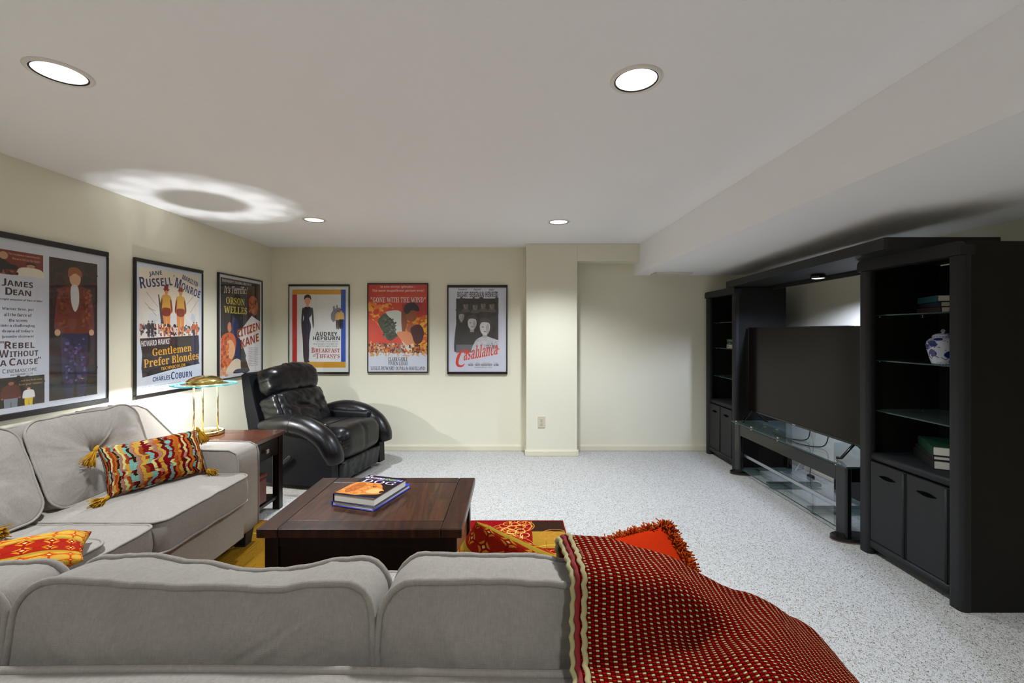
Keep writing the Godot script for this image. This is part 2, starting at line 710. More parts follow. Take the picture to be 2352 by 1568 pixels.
func build_can_lights() -> void:
	var o := thing("recessed_light", "", "ceiling light", Vector3.ZERO, 0.0, "recessed ceiling lights")
	var st := S(true)
	lathe(st, [Vector2(0.0735, 0.004), Vector2(0.0735, -0.004), Vector2(0.077, -0.0075), Vector2(0.084, -0.0055), Vector2(0.0885, -0.001), Vector2(0.0885, 0.0)], 48)
	obj("trim_ring", st, M.trim_white, o)
	st = S(true)
	lathe(st, [Vector2(0.0690, -0.002), Vector2(0.0700, -0.0045), Vector2(0.0730, -0.0045), Vector2(0.0738, -0.002)], 48)
	obj("baffle", st, M.matte_black, o)
	st = S(true)
	lathe(st, [Vector2(0.0005, -0.0035), Vector2(0.03, -0.0030), Vector2(0.0692, -0.0008)], 48)
	obj("lens", st, M.glow, o)
	var s := SpotLight3D.new()
	s.name = "beam"
	s.light_color = CAN_COLOR
	s.light_energy = CAN_ENERGY
	s.spot_angle = 66.0
	s.spot_angle_attenuation = 0.75
	s.spot_range = 12.0
	s.spot_attenuation = 2.0
	s.light_size = 0.065
	s.shadow_enabled = true
	s.position = Vector3(0, -0.02, 0)
	s.rotation.x = -PI / 2
	o.add_child(s)
	var spots := [
		[-1.52, -1.475, "lit recessed ceiling light at the upper left, nearest above the grey sofa"],
		[0.425, -1.515, "lit recessed ceiling light right of the middle, the larger one near the soffit"],
		[-1.54, -3.41, "small lit recessed ceiling light near the back left corner beside the lamp's ring of light"],
		[0.362, -3.475, "small lit recessed ceiling light in front of the wall column"],
		[-1.52, 0.90, "recessed ceiling light over the seats behind the camera, left one"],
		[0.40, 0.90, "recessed ceiling light behind the camera on the soffit side"]]
	for k in spots.size():
		var c: Node3D = o if k == 0 else o.duplicate()
		if k > 0:
			c.name = numbered("recessed_light")
			add_child(c)
		c.position = Vector3(spots[k][0], CEIL, spots[k][1])
		c.set_meta("label", spots[k][2])


# ---------------------------------------------------------------- black entertainment centre

func build_towers() -> void:
	tower("display_cabinet", "near black display cabinet at the right edge with a blue and white jar inside", Vector3(1.95, 0, -2.1965), 0.577)
	tower("display_cabinet", "far black display cabinet against the back wall beyond the television", Vector3(1.95, 0, -4.158), 0.595)
	var o := thing("bridge_shelf", "black bridge top lying across both display cabinets above the television", "shelf", Vector3(2.1, 1.618, -3.05))
	var st := S()
	var plan := [Vector2(-0.165, -0.94), Vector2(-0.158, -0.948), Vector2(0.25, -0.948), Vector2(0.25, 0.93), Vector2(0.235, 0.945), Vector2(-0.305, 0.945), Vector2(-0.315, 0.935)]
	prism(st, plan, 0.0, 0.056)
	obj("board", st, M.black, o)
	st = S()
	span(st, Vector3(0.14, -0.03, -0.76), Vector3(0.16, 0.0, 0.56), 0.002)
	obj("back_cleat", st, M.black, o)
	# round battery light stuck under the bridge
	o = thing("puck_light", "small round lit puck light under the black bridge shelf", "light", Vector3(2.11, 1.6175, -3.04))
	st = S(true)
	lathe(st, [Vector2(0.038, -0.028), Vector2(0.041, -0.0285), Vector2(0.0435, -0.026), Vector2(0.0435, -0.004), Vector2(0.041, 0.0), Vector2(0.0, 0.0)], 32)
	obj("housing", st, M.gloss_black, o)
	st = S(true)
	lathe(st, [Vector2(0.0005, -0.0305), Vector2(0.025, -0.030), Vector2(0.0385, -0.027)], 32)
	obj("lens", st, M.glow, o)
	var s := SpotLight3D.new()
	s.name = "beam"
	s.light_color = Color(0.82, 0.87, 1.0)
	s.light_energy = PUCK_ENERGY
	s.spot_angle = 79.0
	s.spot_angle_attenuation = 0.35
	s.spot_range = 8.0
	s.spot_attenuation = 2.0
	s.light_size = 0.03
	s.shadow_enabled = true
	s.position = Vector3(0, -0.042, 0)
	s.rotation.x = -PI / 2
	o.add_child(s)


func tower(called: String, label: String, at: Vector3, w: float) -> void:
	var o := thing(called, label, "cabinet", at)
	var h := 1.617
	var d := 0.45
	var z := w / 2
	for sg in [-1, 1]:
		obj("side_panel", block(Vector3(0.02, 0, sg * (z - 0.0015)), Vector3(d, h - 0.002, sg * (z - 0.02)), 0.002), M.black_side, o)
		# bull-nosed front post
		var st := S()
		var pl := rounded(0.07, 0.055, 0.024, 8)
		extrude(st, pl, 0, h - 0.062, T(Vector3(0.0275, 0, sg * (z - 0.035)), Vector3(-PI / 2, PI / 2, 0)))
		obj("post", st, M.black, o)
	obj("back_panel", block(Vector3(d - 0.012, 0.03, -z + 0.02), Vector3(d - 0.004, h - 0.03, z - 0.02), 0.001), M.black_in, o)
	# crown: rounded at both ends
	var st := S(true)
	var poly := PackedVector2Array()
	for p in ell(Vector2(z - 0.025, h - 0.025), 0.025, 0.025, 24).slice(0, 7):
		poly.append(p)
	for p in ell(Vector2(-z + 0.025, h - 0.025), 0.025, 0.025, 24).slice(6, 13):
		poly.append(p)
	poly.append(Vector2(-z, h - 0.060))
	poly.append(Vector2(z, h - 0.060))
	st.set_smooth_group(-1)
	extrude(st, poly, -0.055, 0.006, T(Vector3.ZERO, Vector3(0, -PI / 2, 0)))
	obj("crown", st, M.black, o)
	obj("top_panel", block(Vector3(0.05, h - 0.022, -z + 0.018), Vector3(d, h - 0.001, z - 0.018), 0.002), M.black, o)
	# deck with a rounded nose, floor of the cupboard, bottom rail
	st = S(true)
	bx(st, Vector3(d / 2 + 0.008, 0.5365, 0), Vector3(d - 0.02, 0.043, w - 0.11), 0.012)
	obj("deck", st, M.black, o)
	st = S(true)
	bx(st, Vector3(0.03, 0.0595, 0), Vector3(0.045, 0.045, w - 0.13), 0.010)
	obj("bottom_rail", st, M.black, o)
	obj("cupboard_floor", block(Vector3(0.05, 0.06, -z + 0.02), Vector3(d - 0.02, 0.078, z - 0.02), 0.001), M.black_in, o)
	# two doors with a half-round moulding and flat pull, scoop shade painted in
	var dw := (w - 0.14) / 2
	for sg in [-1, 1]:
		var zc: float = sg * dw / 2
		var door := obj("door", block(Vector3(0.012, 0.085, zc - dw / 2 + 0.003), Vector3(0.032, 0.512, zc + dw / 2 - 0.003), 0.002), M.black, o)
		st = S(true)
		tube(st, [Vector3(0.012, 0.087, zc + dw / 2 - 0.012), Vector3(0.012, 0.510, zc + dw / 2 - 0.012)], 0.008, 12)
		obj("edge_moulding", st, M.black, door)
		st = S()
		var leaf := PackedVector2Array()
		for k in 13:
			var q := k / 12.0
			leaf.append(Vector2(lerpf(-0.052, 0.052, q), 0.010 * sin(q * PI)))
		for k in range(1, 12):
			var q := 1 - k / 12.0
			leaf.append(Vector2(lerpf(-0.052, 0.052, q), -0.010 * sin(q * PI)))
		extrude(st, leaf, 0, 0.004, T(Vector3(0.0085, 0.449, zc), Vector3(0, PI / 2, 0)))
		obj("handle", st, M.scoop_shade, door)
	for y in [0.789, 1.066, 1.314]:
		var sh := obj("glass_shelf", block(Vector3(0.06, y - 0.007, -z + 0.024), Vector3(d - 0.02, y, z - 0.024), 0.001), M.glass, o)
		st = S()
		span(st, Vector3(0.0585, y - 0.007, -z + 0.03), Vector3(0.0600, y - 0.0005, z - 0.03), 0.0005)
		obj("edge", st, M.glass_edge, sh)
		for sg in [-1, 1]:
			for px in [0.10, 0.34]:
				st = S(true)
				tube(st, [Vector3(px, y - 0.011, sg * (z - 0.019)), Vector3(px, y - 0.011, sg * (z - 0.034))], 0.004, 8)
				obj("shelf_pin", st, M.steel, sh)


func build_tv() -> void:
	# television: 55 inch set on two splayed feet
	var o := thing("television", "large black flat television standing on the glass stand between the cabinets", "television", Vector3(2.05, 0.449, -3.21))
	var hw := 0.625
	var y0 := 0.088
	var y1 := 0.810
	obj("screen", block(Vector3(0.002, y0 + 0.016, -hw + 0.009), Vector3(0.010, y1 - 0.009, hw - 0.009), 0.0005), M.screen, o)
	var st := S()
	span(st, Vector3(0, y0, -hw), Vector3(0.03, y0 + 0.016, hw), 0.002)
	span(st, Vector3(0, y1 - 0.009, -hw), Vector3(0.03, y1, hw), 0.002)
	for sg in [-1, 1]:
		span(st, Vector3(0, y0, sg * hw), Vector3(0.03, y1, sg * (hw - 0.009)), 0.002)
	obj("bezel", st, M.gloss_black, o)
	st = S()
	span(st, Vector3(0.010, y0 + 0.005, -hw + 0.004), Vector3(0.032, y1 - 0.004, hw - 0.004), 0.003)
	span(st, Vector3(0.03, y0 + 0.03, -0.42), Vector3(0.062, y0 + 0.34, 0.42), 0.012)
	obj("back_housing", st, M.matte_black, o)
	st = S()
	span(st, Vector3(-0.001, y0 + 0.004, -0.018), Vector3(0.001, y0 + 0.009, 0.018), 0.0)
	obj("badge", st, M.silver, o)
	for sg in [-1, 1]:
		st = S(true)
		var zz: float = sg * 0.56
		tube(st, [Vector3(-0.085, 0.007, zz - sg * 0.02), Vector3(-0.07, 0.012, zz), Vector3(0.0, y0 + 0.0, zz), Vector3(0.02, y0 + 0.02, zz)], 0.0085, 8)
		tube(st, [Vector3(0.125, 0.007, zz - sg * 0.02), Vector3(0.11, 0.012, zz), Vector3(0.03, y0 + 0.0, zz), Vector3(0.015, y0 + 0.02, zz)], 0.0085, 8)
		obj("foot", st, M.gloss_black, o)
	# glass stand on glossy black legs
	o = thing("tv_stand", "low glass and gloss black television stand with brass clamps", "tv stand", Vector3(1.93, 0, -3.19))
	var top := obj("glass_top", block(Vector3(-0.02, 0.437, -0.652), Vector3(0.48, 0.447, 0.672), 0.0015), M.glass, o)
	st = S()
	span(st, Vector3(-0.0215, 0.437, -0.650), Vector3(-0.0195, 0.4465, 0.670), 0.0005)
	span(st, Vector3(-0.02, 0.437, 0.671), Vector3(0.48, 0.4465, 0.673), 0.0005)
	obj("edge", st, M.glass_edge, top)
	for sg in [-1, 1]:
		var zc: float = sg * 0.6
		st = S()
		extrude(st, rounded(0.09, 0.038, 0.014, 5), 0.02, 0.432, T(Vector3(0.018, 0, zc), Vector3(-PI / 2, PI / 2, 0)))
		obj("leg", st, M.gloss_black, o)
		obj("back_leg", block(Vector3(0.42, 0.02, zc - 0.03), Vector3(0.46, 0.432, zc + 0.03), 0.004), M.gloss_black, o)
		obj("side_rail", block(Vector3(0.035, 0.335, zc - 0.012), Vector3(0.425, 0.425, zc + 0.012), 0.003), M.gloss_black, o)
		st = S()
		extrude(st, ell(Vector2.ZERO, 0.125, 0.066, 40), 0.006, 0.022, T(Vector3(0.07, 0, zc), Vector3(-PI / 2, 0, 0)))
		var ft := obj("foot_plate", st, M.gloss_black, o)
		st = S()
		extrude(st, ell(Vector2.ZERO, 0.127, 0.068, 40), 0.0, 0.006, T(Vector3(0.07, 0, zc), Vector3(-PI / 2, 0, 0)))
		obj("felt_pad", st, mat(rgb(110, 84, 74), 0.9), ft)
		obj("shelf_rail", block(Vector3(0.06, 0.022, sg * 0.24 - 0.03), Vector3(0.46, 0.044, sg * 0.24 + 0.03), 0.002), M.gloss_black, o)
	obj("front_beam", block(Vector3(0.004, 0.335, -0.556), Vector3(0.030, 0.425, 0.556), 0.003), M.gloss_black, o)
	obj("cross_bar", block(Vector3(0.036, 0.158, -0.556), Vector3(0.050, 0.182, 0.556), 0.002), M.silver, o)
	var low := obj("glass_shelf", block(Vector3(0.02, 0.044, -0.60), Vector3(0.46, 0.052, 0.60), 0.001), M.glass, o)
	st = S()
	span(st, Vector3(0.0185, 0.044, -0.60), Vector3(0.0200, 0.0515, 0.60), 0.0005)
	obj("edge", st, M.glass_edge, low)
	for zc in [-0.615, -0.375, -0.02, 0.56]:
		st = S(true)
		lathe(st, [Vector2(0, 0.424), Vector2(0.007, 0.424), Vector2(0.008, 0.426), Vector2(0.008, 0.450), Vector2(0.006, 0.453), Vector2(0, 0.453)], 16, T(Vector3(0.004, 0, zc)))
		obj("clamp", st, M.brass_pale, o)
	for p in [[0.16, -0.46], [0.20, -0.36]]:
		st = S(true)
		lathe(st, [Vector2(0, 0.421), Vector2(0.010, 0.421), Vector2(0.010, 0.437), Vector2(0, 0.437)], 16, T(Vector3(p[0], 0, p[1])))
		obj("standoff", st, M.brass, o)
	obj("standoff_rail", block(Vector3(0.14, 0.40, -0.556), Vector3(0.22, 0.421, -0.33), 0.003), M.gloss_black, o)
	# box speaker under the near end
	o = thing("speaker_box", "plain black speaker box on the carpet behind the near end of the stand", "speaker", Vector3(2.495, 0, -2.98))
	st = S()
	bx(st, Vector3(0, 0.20, 0), Vector3(0.17, 0.38, 0.66), 0.008)
	obj("case", st, M.matte_black, o)
	for sz in [-1, 1]:
		obj("foot", block(Vector3(-0.075, 0, sz * 0.27 - 0.03), Vector3(0.075, 0.012, sz * 0.27 + 0.03), 0.002), M.matte_black, o)
	# cords
	for c in [["black cable looping down from the television across the glass top", [Vector3(2.13, 0.60, -3.15), Vector3(2.12, 0.50, -3.14), Vector3(2.08, 0.456, -3.12), Vector3(2.0, 0.452, -3.15), Vector3(1.97, 0.452, -3.28), Vector3(1.99, 0.452, -3.36)]],
			["second black cable lying on the glass top nearer the camera", [Vector3(2.14, 0.60, -2.98), Vector3(2.12, 0.50, -2.96), Vector3(2.06, 0.456, -2.93), Vector3(1.98, 0.452, -2.98), Vector3(1.955, 0.452, -3.10), Vector3(1.96, 0.452, -3.14)]]]:
		var st2 := S(true)
		tube(st2, smooth_loop(c[1], 6, false), 0.0035, 8)
		tag(obj("cable", st2, M.matte_black), c[0], "cable", "cables of the television")
	st = S(true)
	tube(st, smooth_loop([Vector3(2.595, 0.36, -3.80), Vector3(2.56, 0.34, -3.80), Vector3(2.54, 0.16, -3.83), Vector3(2.50, 0.006, -3.88), Vector3(2.42, 0.005, -3.80), Vector3(2.40, 0.005, -3.66), Vector3(2.48, 0.005, -3.56)], 6, false), 0.003, 8)
	tag(obj("cable", st, M.white), "white cord hanging from the wall outlet behind the stand", "cable")
	st = S(true)
	tube(st, smooth_loop([Vector3(2.425, 0.437, -3.60), Vector3(2.46, 0.30, -3.60), Vector3(2.46, 0.14, -3.63), Vector3(2.445, 0.05, -3.62)], 6, false), 0.003, 8)
	bx(st, Vector3(2.445, 0.024, -3.61), Vector3(0.04, 0.045, 0.05), 0.006)
	tag(obj("power_adapter", st, M.matte_black), "black power adapter on its cord on the carpet behind the stand", "adapter")


# ---------------------------------------------------------------- sofas

# how a stuffed cushion departs from its block: sagging top, creases, puckers along the seams
func stuffed(w: float, h: float, t: float, sd: float, sag := 0.0, sag_at := 0.0, tuft := 0.0, taper := 0.0) -> Callable:
	return func(p: Vector3) -> Vector3:
		var q := p
		var fx: float = p.x / (w / 2)
		var fy: float = p.y / (h / 2)
		var up := smoothstep(0.0, 1.0, fy)
		q.x *= 1.0 - taper * fy
		if sag != 0.0:
			q.y -= sag * up * exp(-pow((p.x - sag_at) / (w * 0.22), 2.0)) * (0.75 - 0.6 * p.z / t)
		q.y += 0.008 * up * nz(Vector3(p.x, sd, p.z * 0.5), 7.0)
		q.x += 0.006 * nz(Vector3(sd, p.y, p.z), 6.0) * absf(fx)
		var zz := signf(p.z)
		var inside := clampf((1.0 - maxf(absf(fx), absf(fy))) * 5.0, 0.0, 1.0)
		var cr := 0.013 * nz(Vector3(p.x * 1.0 + sd, p.y * 0.6, zz), 5.0) + 0.005 * nz(Vector3(p.x * 2.2 + p.y + sd, p.y * 0.5, zz * 3.0), 9.0)
		# puckers under the top seam
		var rim := clampf((absf(fy) - 0.55) / 0.45, 0.0, 1.0)
		cr += 0.007 * rim * inside * sin(p.x * 70.0 + 5.0 * nz(Vector3(p.x, sd, 0), 6.0)) * (0.5 + nz(Vector3(p.x, sd + 4.0, 2.0), 5.0))
		# folds that run down from the seam
		var fold := nz(Vector3(p.x * 1.0 + 0.25 * p.y, sd, zz * 7.0), 16.0)
		cr += 0.011 * smoothstep(-0.4, 0.9, fy) * (absf(fold) - 0.3)
		q.z += zz * cr * inside
		# wandering seam line
		q.z += 0.003 * nz(Vector3(p.x, p.y, sd + zz), 9.0)
		if absf(p.z) < t * 0.45:
			q.y += 0.005 * up * nz(Vector3(p.x * 1.6, p.z, sd), 13.0)
		if tuft > 0.0 and p.z > 0:
			var d := Vector2(p.x, p.y - 0.0)
			q.z -= tuft * exp(-d.length_squared() / 0.0011) + tuft * 0.7 * exp(-d.length_squared() / 0.012)
			var an := d.angle()
			q.z -= 0.012 * exp(-d.length_squared() / 0.02) * maxf(0.0, sin(an * 3.0 + 0.6))
		return q


func cushion_part(called: String, w: float, h: float, t: float, r: float, crown: float, disp: Callable, xf: Transform3D, parent: Node, pipe := 0.0055) -> MeshInstance3D:
	var st := S(true)
	var rims := boxed(st, w, h, t, r, crown, disp)
	var o := obj(called, st, M.linen, parent)
	o.transform = xf
	for rim in rims:
		st = S(true)
		tube(st, rim, pipe, 8, true)
		obj("piping", st, M.piping, o)
	return o


func same(p: Vector3) -> Vector3:
	return p


# arm with the wing that climbs to the back; outline in (depth from front, height)
func sofa_arm(parent: Node, depth: float, t: float, wing: float, xf: Transform3D) -> void:
	var out := []
	var raw := [Vector2(0.0, 0.10), Vector2(0.0, 0.30), Vector2(0.0, 0.515), Vector2(0.012, 0.555), Vector2(0.05, 0.573), Vector2(0.2, 0.577), Vector2(depth * 0.47, 0.577), Vector2(depth * 0.55, 0.615), Vector2(depth * 0.72, wing - 0.02), Vector2(depth * 0.78, wing), Vector2(depth * 0.97, wing), Vector2(depth, wing - 0.025), Vector2(depth, 0.45), Vector2(depth, 0.10), Vector2(depth * 0.66, 0.10), Vector2(depth * 0.33, 0.10)]
	for i in raw.size():
		for k in 3:
			out.append(raw[i].lerp(raw[(i + 1) % raw.size()], k / 3.0))
	var st := S(true)
	var rims := boxed_outline(st, out, t, 0.004, same, Vector2(depth * 0.5, 0.36))
	var o := obj("arm", st, M.linen, parent)
	o.transform = xf
	for rim in rims:
		st = S(true)
		tube(st, rim, 0.0045, 8, true)
		obj("piping", st, M.piping, o)


func sofa_foot(parent: Node, at: Vector3) -> void:
	var st := S()
	var ctr := Vector3(0, 0.05, 0)
	var lo := []
	var hi := []
	for k in [[-1, -1], [1, -1], [1, 1], [-1, 1]]:
		lo.append(Vector3(k[0] * 0.028, 0, k[1] * 0.028))
		hi.append(Vector3(k[0] * 0.040, 0.10, k[1] * 0.040))
	face(st, lo, ctr)
	face(st, hi, ctr)
	for i in 4:
		face(st, [lo[i], lo[(i + 1) % 4], hi[(i + 1) % 4], hi[i]], ctr)
	var o := obj("foot", st, M.matte_black, parent)
	o.position = at


func build_sofas() -> void:
	# along the left wall, facing right. Local x runs out into the room from the back, z along the wall
	var o := thing("sofa", "grey linen sofa along the left wall below the posters, buttoned back cushions", "sofa", Vector3(-2.41, 0, -1.55))
	obj("base", block(Vector3(0.02, 0.10, -0.84), Vector3(0.955, 0.31, 0.83), 0.012), M.linen, o)
	var st := S(true)
	var rims := boxed(st, 1.80, 0.66, 0.13, 0.04, 0.004, same)
	var bk := obj("back_frame", st, M.linen, o)
	bk.transform = Transform3D(Basis(Vector3.UP, PI / 2), Vector3(0.075, 0.43, 0.06))
	for rim in rims:
		st = S(true)
		tube(st, rim, 0.0045, 8, true)
		obj("piping", st, M.piping, bk)
	# far arm: outline x = distance from the front edge, so mirror into local x
	sofa_arm(o, 0.91, 0.19, 0.785, Transform3D(Basis(Vector3(-1, 0, 0), Vector3(0, 1, 0), Vector3(0, 0, -1)), Vector3(0.915, 0, -0.94)))
	var lay := Basis(Vector3.RIGHT, -PI / 2)
	var zs := [[-0.84, -0.225], [-0.225, 0.37], [0.02, 0.60]]
	for k in 2:
		var a: float = zs[k][0]
		var b: float = zs[k][1]
		var xf := Transform3D(lay, Vector3(0.66 - 0.012 * k, 0.382 - 0.006 * k, (a + b) / 2))
		cushion_part("seat_cushion", 0.66, b - a - 0.006, 0.132, 0.05, 0.022, stuffed(0.66, 0.6, 0.13, 3.0 + k), xf, o)
	# raised corner cushion beside it, towards the foreground sofa
	cushion_part("corner_cushion", 0.62, 0.60, 0.11, 0.07, 0.02, stuffed(0.62, 0.60, 0.11, 9.0), Transform3D(lay, Vector3(0.66, 0.418, 0.265)), o)
	var bw := 0.55
	for k in 3:
		var zc: float = -0.553 + 0.568 * k
		var lean := Basis(Vector3.UP, PI / 2) * Basis(Vector3.RIGHT, -0.36)
		var c := cushion_part("back_cushion", bw, 0.40, 0.11, 0.075, 0.035, stuffed(bw, 0.40, 0.11, 20.0 + k * 3.1, 0.012, 0.1, 0.035), Transform3D(lean, Vector3(0.375, 0.632, zc)), o)
		st = S(true)
		soft(st, Vector3(0.014, 0.014, 0.006), 0.0058, 4, func(p: Vector3) -> Vector3:
			return Vector3(p.x, p.y, p.z) * Vector3(1.0 / maxf(1.0, Vector2(p.x, p.y).length() / 0.013), 1.0 / maxf(1.0, Vector2(p.x, p.y).length() / 0.013), 1.0) + Vector3(0, 0, 0.050))
		obj("button", st, M.linen, c)
	for p in [Vector3(0.87, 0, -0.96), Vector3(0.08, 0, -0.96), Vector3(0.87, 0, 0.9), Vector3(0.08, 0, 0.9)]:
		sofa_foot(o, p)

	# foreground sofa, its back to the camera, facing the back wall. Local z runs away from the camera as -z
	o = thing("sofa", "grey linen sofa in the foreground seen from behind, red checked throw over its right end", "sofa", Vector3(-0.5, 0, -0.98))
	obj("base", block(Vector3(-0.90, 0.10, -0.41), Vector3(0.78, 0.31, 0.40), 0.012), M.linen, o)
	st = S(true)
	rims = boxed(st, 1.80, 0.615, 0.10, 0.03, 0.003, func(p: Vector3) -> Vector3:
		return p + Vector3(0, 0.004 * sin(p.x * 5.0 + 1.0) * smoothstep(0.1, 0.3, p.y), 0))
	bk = obj("back_frame", st, M.linen, o)
	bk.transform = Transform3D(Basis(), Vector3(-0.11, 0.408, 0.377))
	for rim in rims:
		st = S(true)
		tube(st, rim, 0.006, 8, true)
		obj("piping", st, M.piping, bk)
	# right arm with its wing
	sofa_arm(o, 0.85, 0.17, 0.68, Transform3D(Basis(Vector3(0, 0, 1), Vector3(0, 1, 0), Vector3(-1, 0, 0)), Vector3(0.857, 0, -0.43)))
	var xs := [[-1.36, -0.804], [-0.800, -0.218], [-0.214, 0.252]]
	for k in 3:
		var a: float = xs[k][0] + 0.5
		var b: float = xs[k][1] + 0.5
		cushion_part("seat_cushion", b - a - 0.004, 0.62, 0.132, 0.05, 0.02, stuffed(0.55, 0.62, 0.13, 40.0 + k), Transform3D(lay, Vector3((a + b) / 2, 0.385, -0.115)), o)
	var sags := [[0.010, 0.1], [0.026, 0.07], [0.008, 0.1]]
	for k in 3:
		var a: float = xs[k][0] + 0.5
		var b: float = xs[k][1] + 0.5
		var w: float = b - a + 0.004
		var face_away := Basis(Vector3.UP, 0.0) * Basis(Vector3.RIGHT, -0.10)
		cushion_part("back_cushion", w, 0.405, 0.10, 0.052, 0.028, stuffed(w, 0.405, 0.10, 60.0 + k * 2.3, sags[k][0], sags[k][1], 0.0, 0.03), Transform3D(face_away, Vector3((a + b) / 2, 0.612 - (0.008 if k == 0 else 0.0), 0.243)), o, 0.0062)
	for p in [Vector3(0.82, 0, -0.34), Vector3(0.82, 0, 0.36), Vector3(-0.94, 0, -0.34), Vector3(-0.94, 0, 0.36)]:
		sofa_foot(o, p)


# ---------------------------------------------------------------- tables

func build_tables() -> void:
	# coffee table: framed top with mitred-look border boards, panelled apron, corner posts
	var o := thing("coffee_table", "dark brown square wooden coffee table with framed top on the rug", "coffee table", Vector3(-0.6, 0.008, -2.015))
	var hx := 0.402
	var hz := 0.302
	var y := 0.445
	obj("top_panel", block(Vector3(-hx + 0.085, y - 0.032, -hz + 0.075), Vector3(hx - 0.085, y - 0.0005, hz - 0.075), 0.001), M.wood, o)
	for sg in [-1, 1]:
		obj("border_board", block(Vector3(sg * hx, y - 0.038, -hz), Vector3(sg * (hx - 0.084), y, hz), 0.004), M.wood_across, o)
		obj("border_board", block(Vector3(-hx + 0.0845, y - 0.038, sg * hz), Vector3(hx - 0.0845, y, sg * (hz - 0.074)), 0.004), M.wood_mid, o)
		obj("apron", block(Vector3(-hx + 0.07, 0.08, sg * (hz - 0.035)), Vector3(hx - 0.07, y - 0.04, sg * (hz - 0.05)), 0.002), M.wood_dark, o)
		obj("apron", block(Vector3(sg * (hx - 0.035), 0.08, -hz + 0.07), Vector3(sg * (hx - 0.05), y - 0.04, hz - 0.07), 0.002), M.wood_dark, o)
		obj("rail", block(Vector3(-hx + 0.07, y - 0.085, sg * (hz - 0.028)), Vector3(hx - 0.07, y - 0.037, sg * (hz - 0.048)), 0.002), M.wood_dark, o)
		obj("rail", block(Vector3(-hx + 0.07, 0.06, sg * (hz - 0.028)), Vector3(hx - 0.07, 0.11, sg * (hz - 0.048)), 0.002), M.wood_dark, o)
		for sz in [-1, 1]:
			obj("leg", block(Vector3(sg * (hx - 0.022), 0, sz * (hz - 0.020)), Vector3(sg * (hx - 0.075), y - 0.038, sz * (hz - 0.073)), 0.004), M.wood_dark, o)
	# end table between sofa and recliner: drawer to the room, open shelf below
	o = thing("end_table", "dark wooden end table with one drawer between sofa arm and recliner", "end table", Vector3(-1.92, 0, -2.855))
	y = 0.535
	obj("top", block(Vector3(-0.325, y - 0.028, -0.225), Vector3(0.325, y, 0.225), 0.003), M.wood_red, o)
	for sx in [-1, 1]:
		for sz in [-1, 1]:
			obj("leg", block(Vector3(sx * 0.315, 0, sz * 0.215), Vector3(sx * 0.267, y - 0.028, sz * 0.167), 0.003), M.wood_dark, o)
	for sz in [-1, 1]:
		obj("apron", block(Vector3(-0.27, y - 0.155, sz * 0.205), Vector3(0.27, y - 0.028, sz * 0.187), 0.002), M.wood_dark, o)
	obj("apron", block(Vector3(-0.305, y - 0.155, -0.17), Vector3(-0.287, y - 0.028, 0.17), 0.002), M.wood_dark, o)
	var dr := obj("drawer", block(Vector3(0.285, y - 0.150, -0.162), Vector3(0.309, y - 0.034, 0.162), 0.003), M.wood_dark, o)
	var st := S()
	span(st, Vector3(0.309, y - 0.094, -0.006), Vector3(0.322, y - 0.088, 0.006), 0.002)
	bx(st, Vector3(0.326, y - 0.091, 0), Vector3(0.010, 0.028, 0.032), 0.003)
	obj("knob", st, M.steel, dr)
	obj("shelf", block(Vector3(-0.30, 0.075, -0.20), Vector3(0.30, 0.097, 0.20), 0.002), M.wood_dark, o)
	# wooden box on the lower shelf
	o = thing("wooden_box", "reddish brown box standing on the lower shelf of the end table", "box", Vector3(-1.775, 0.0975, -2.80))
	st = S()
	bx(st, Vector3(0, 0.085, 0), Vector3(0.30, 0.17, 0.22), 0.012)
	obj("case", st, M.red_box, o)
	st = S()
	bx(st, Vector3(0, 0.182, 0), Vector3(0.306, 0.022, 0.226), 0.008)
	obj("lid", st, M.red_box, o)


# ---------------------------------------------------------------- recliner

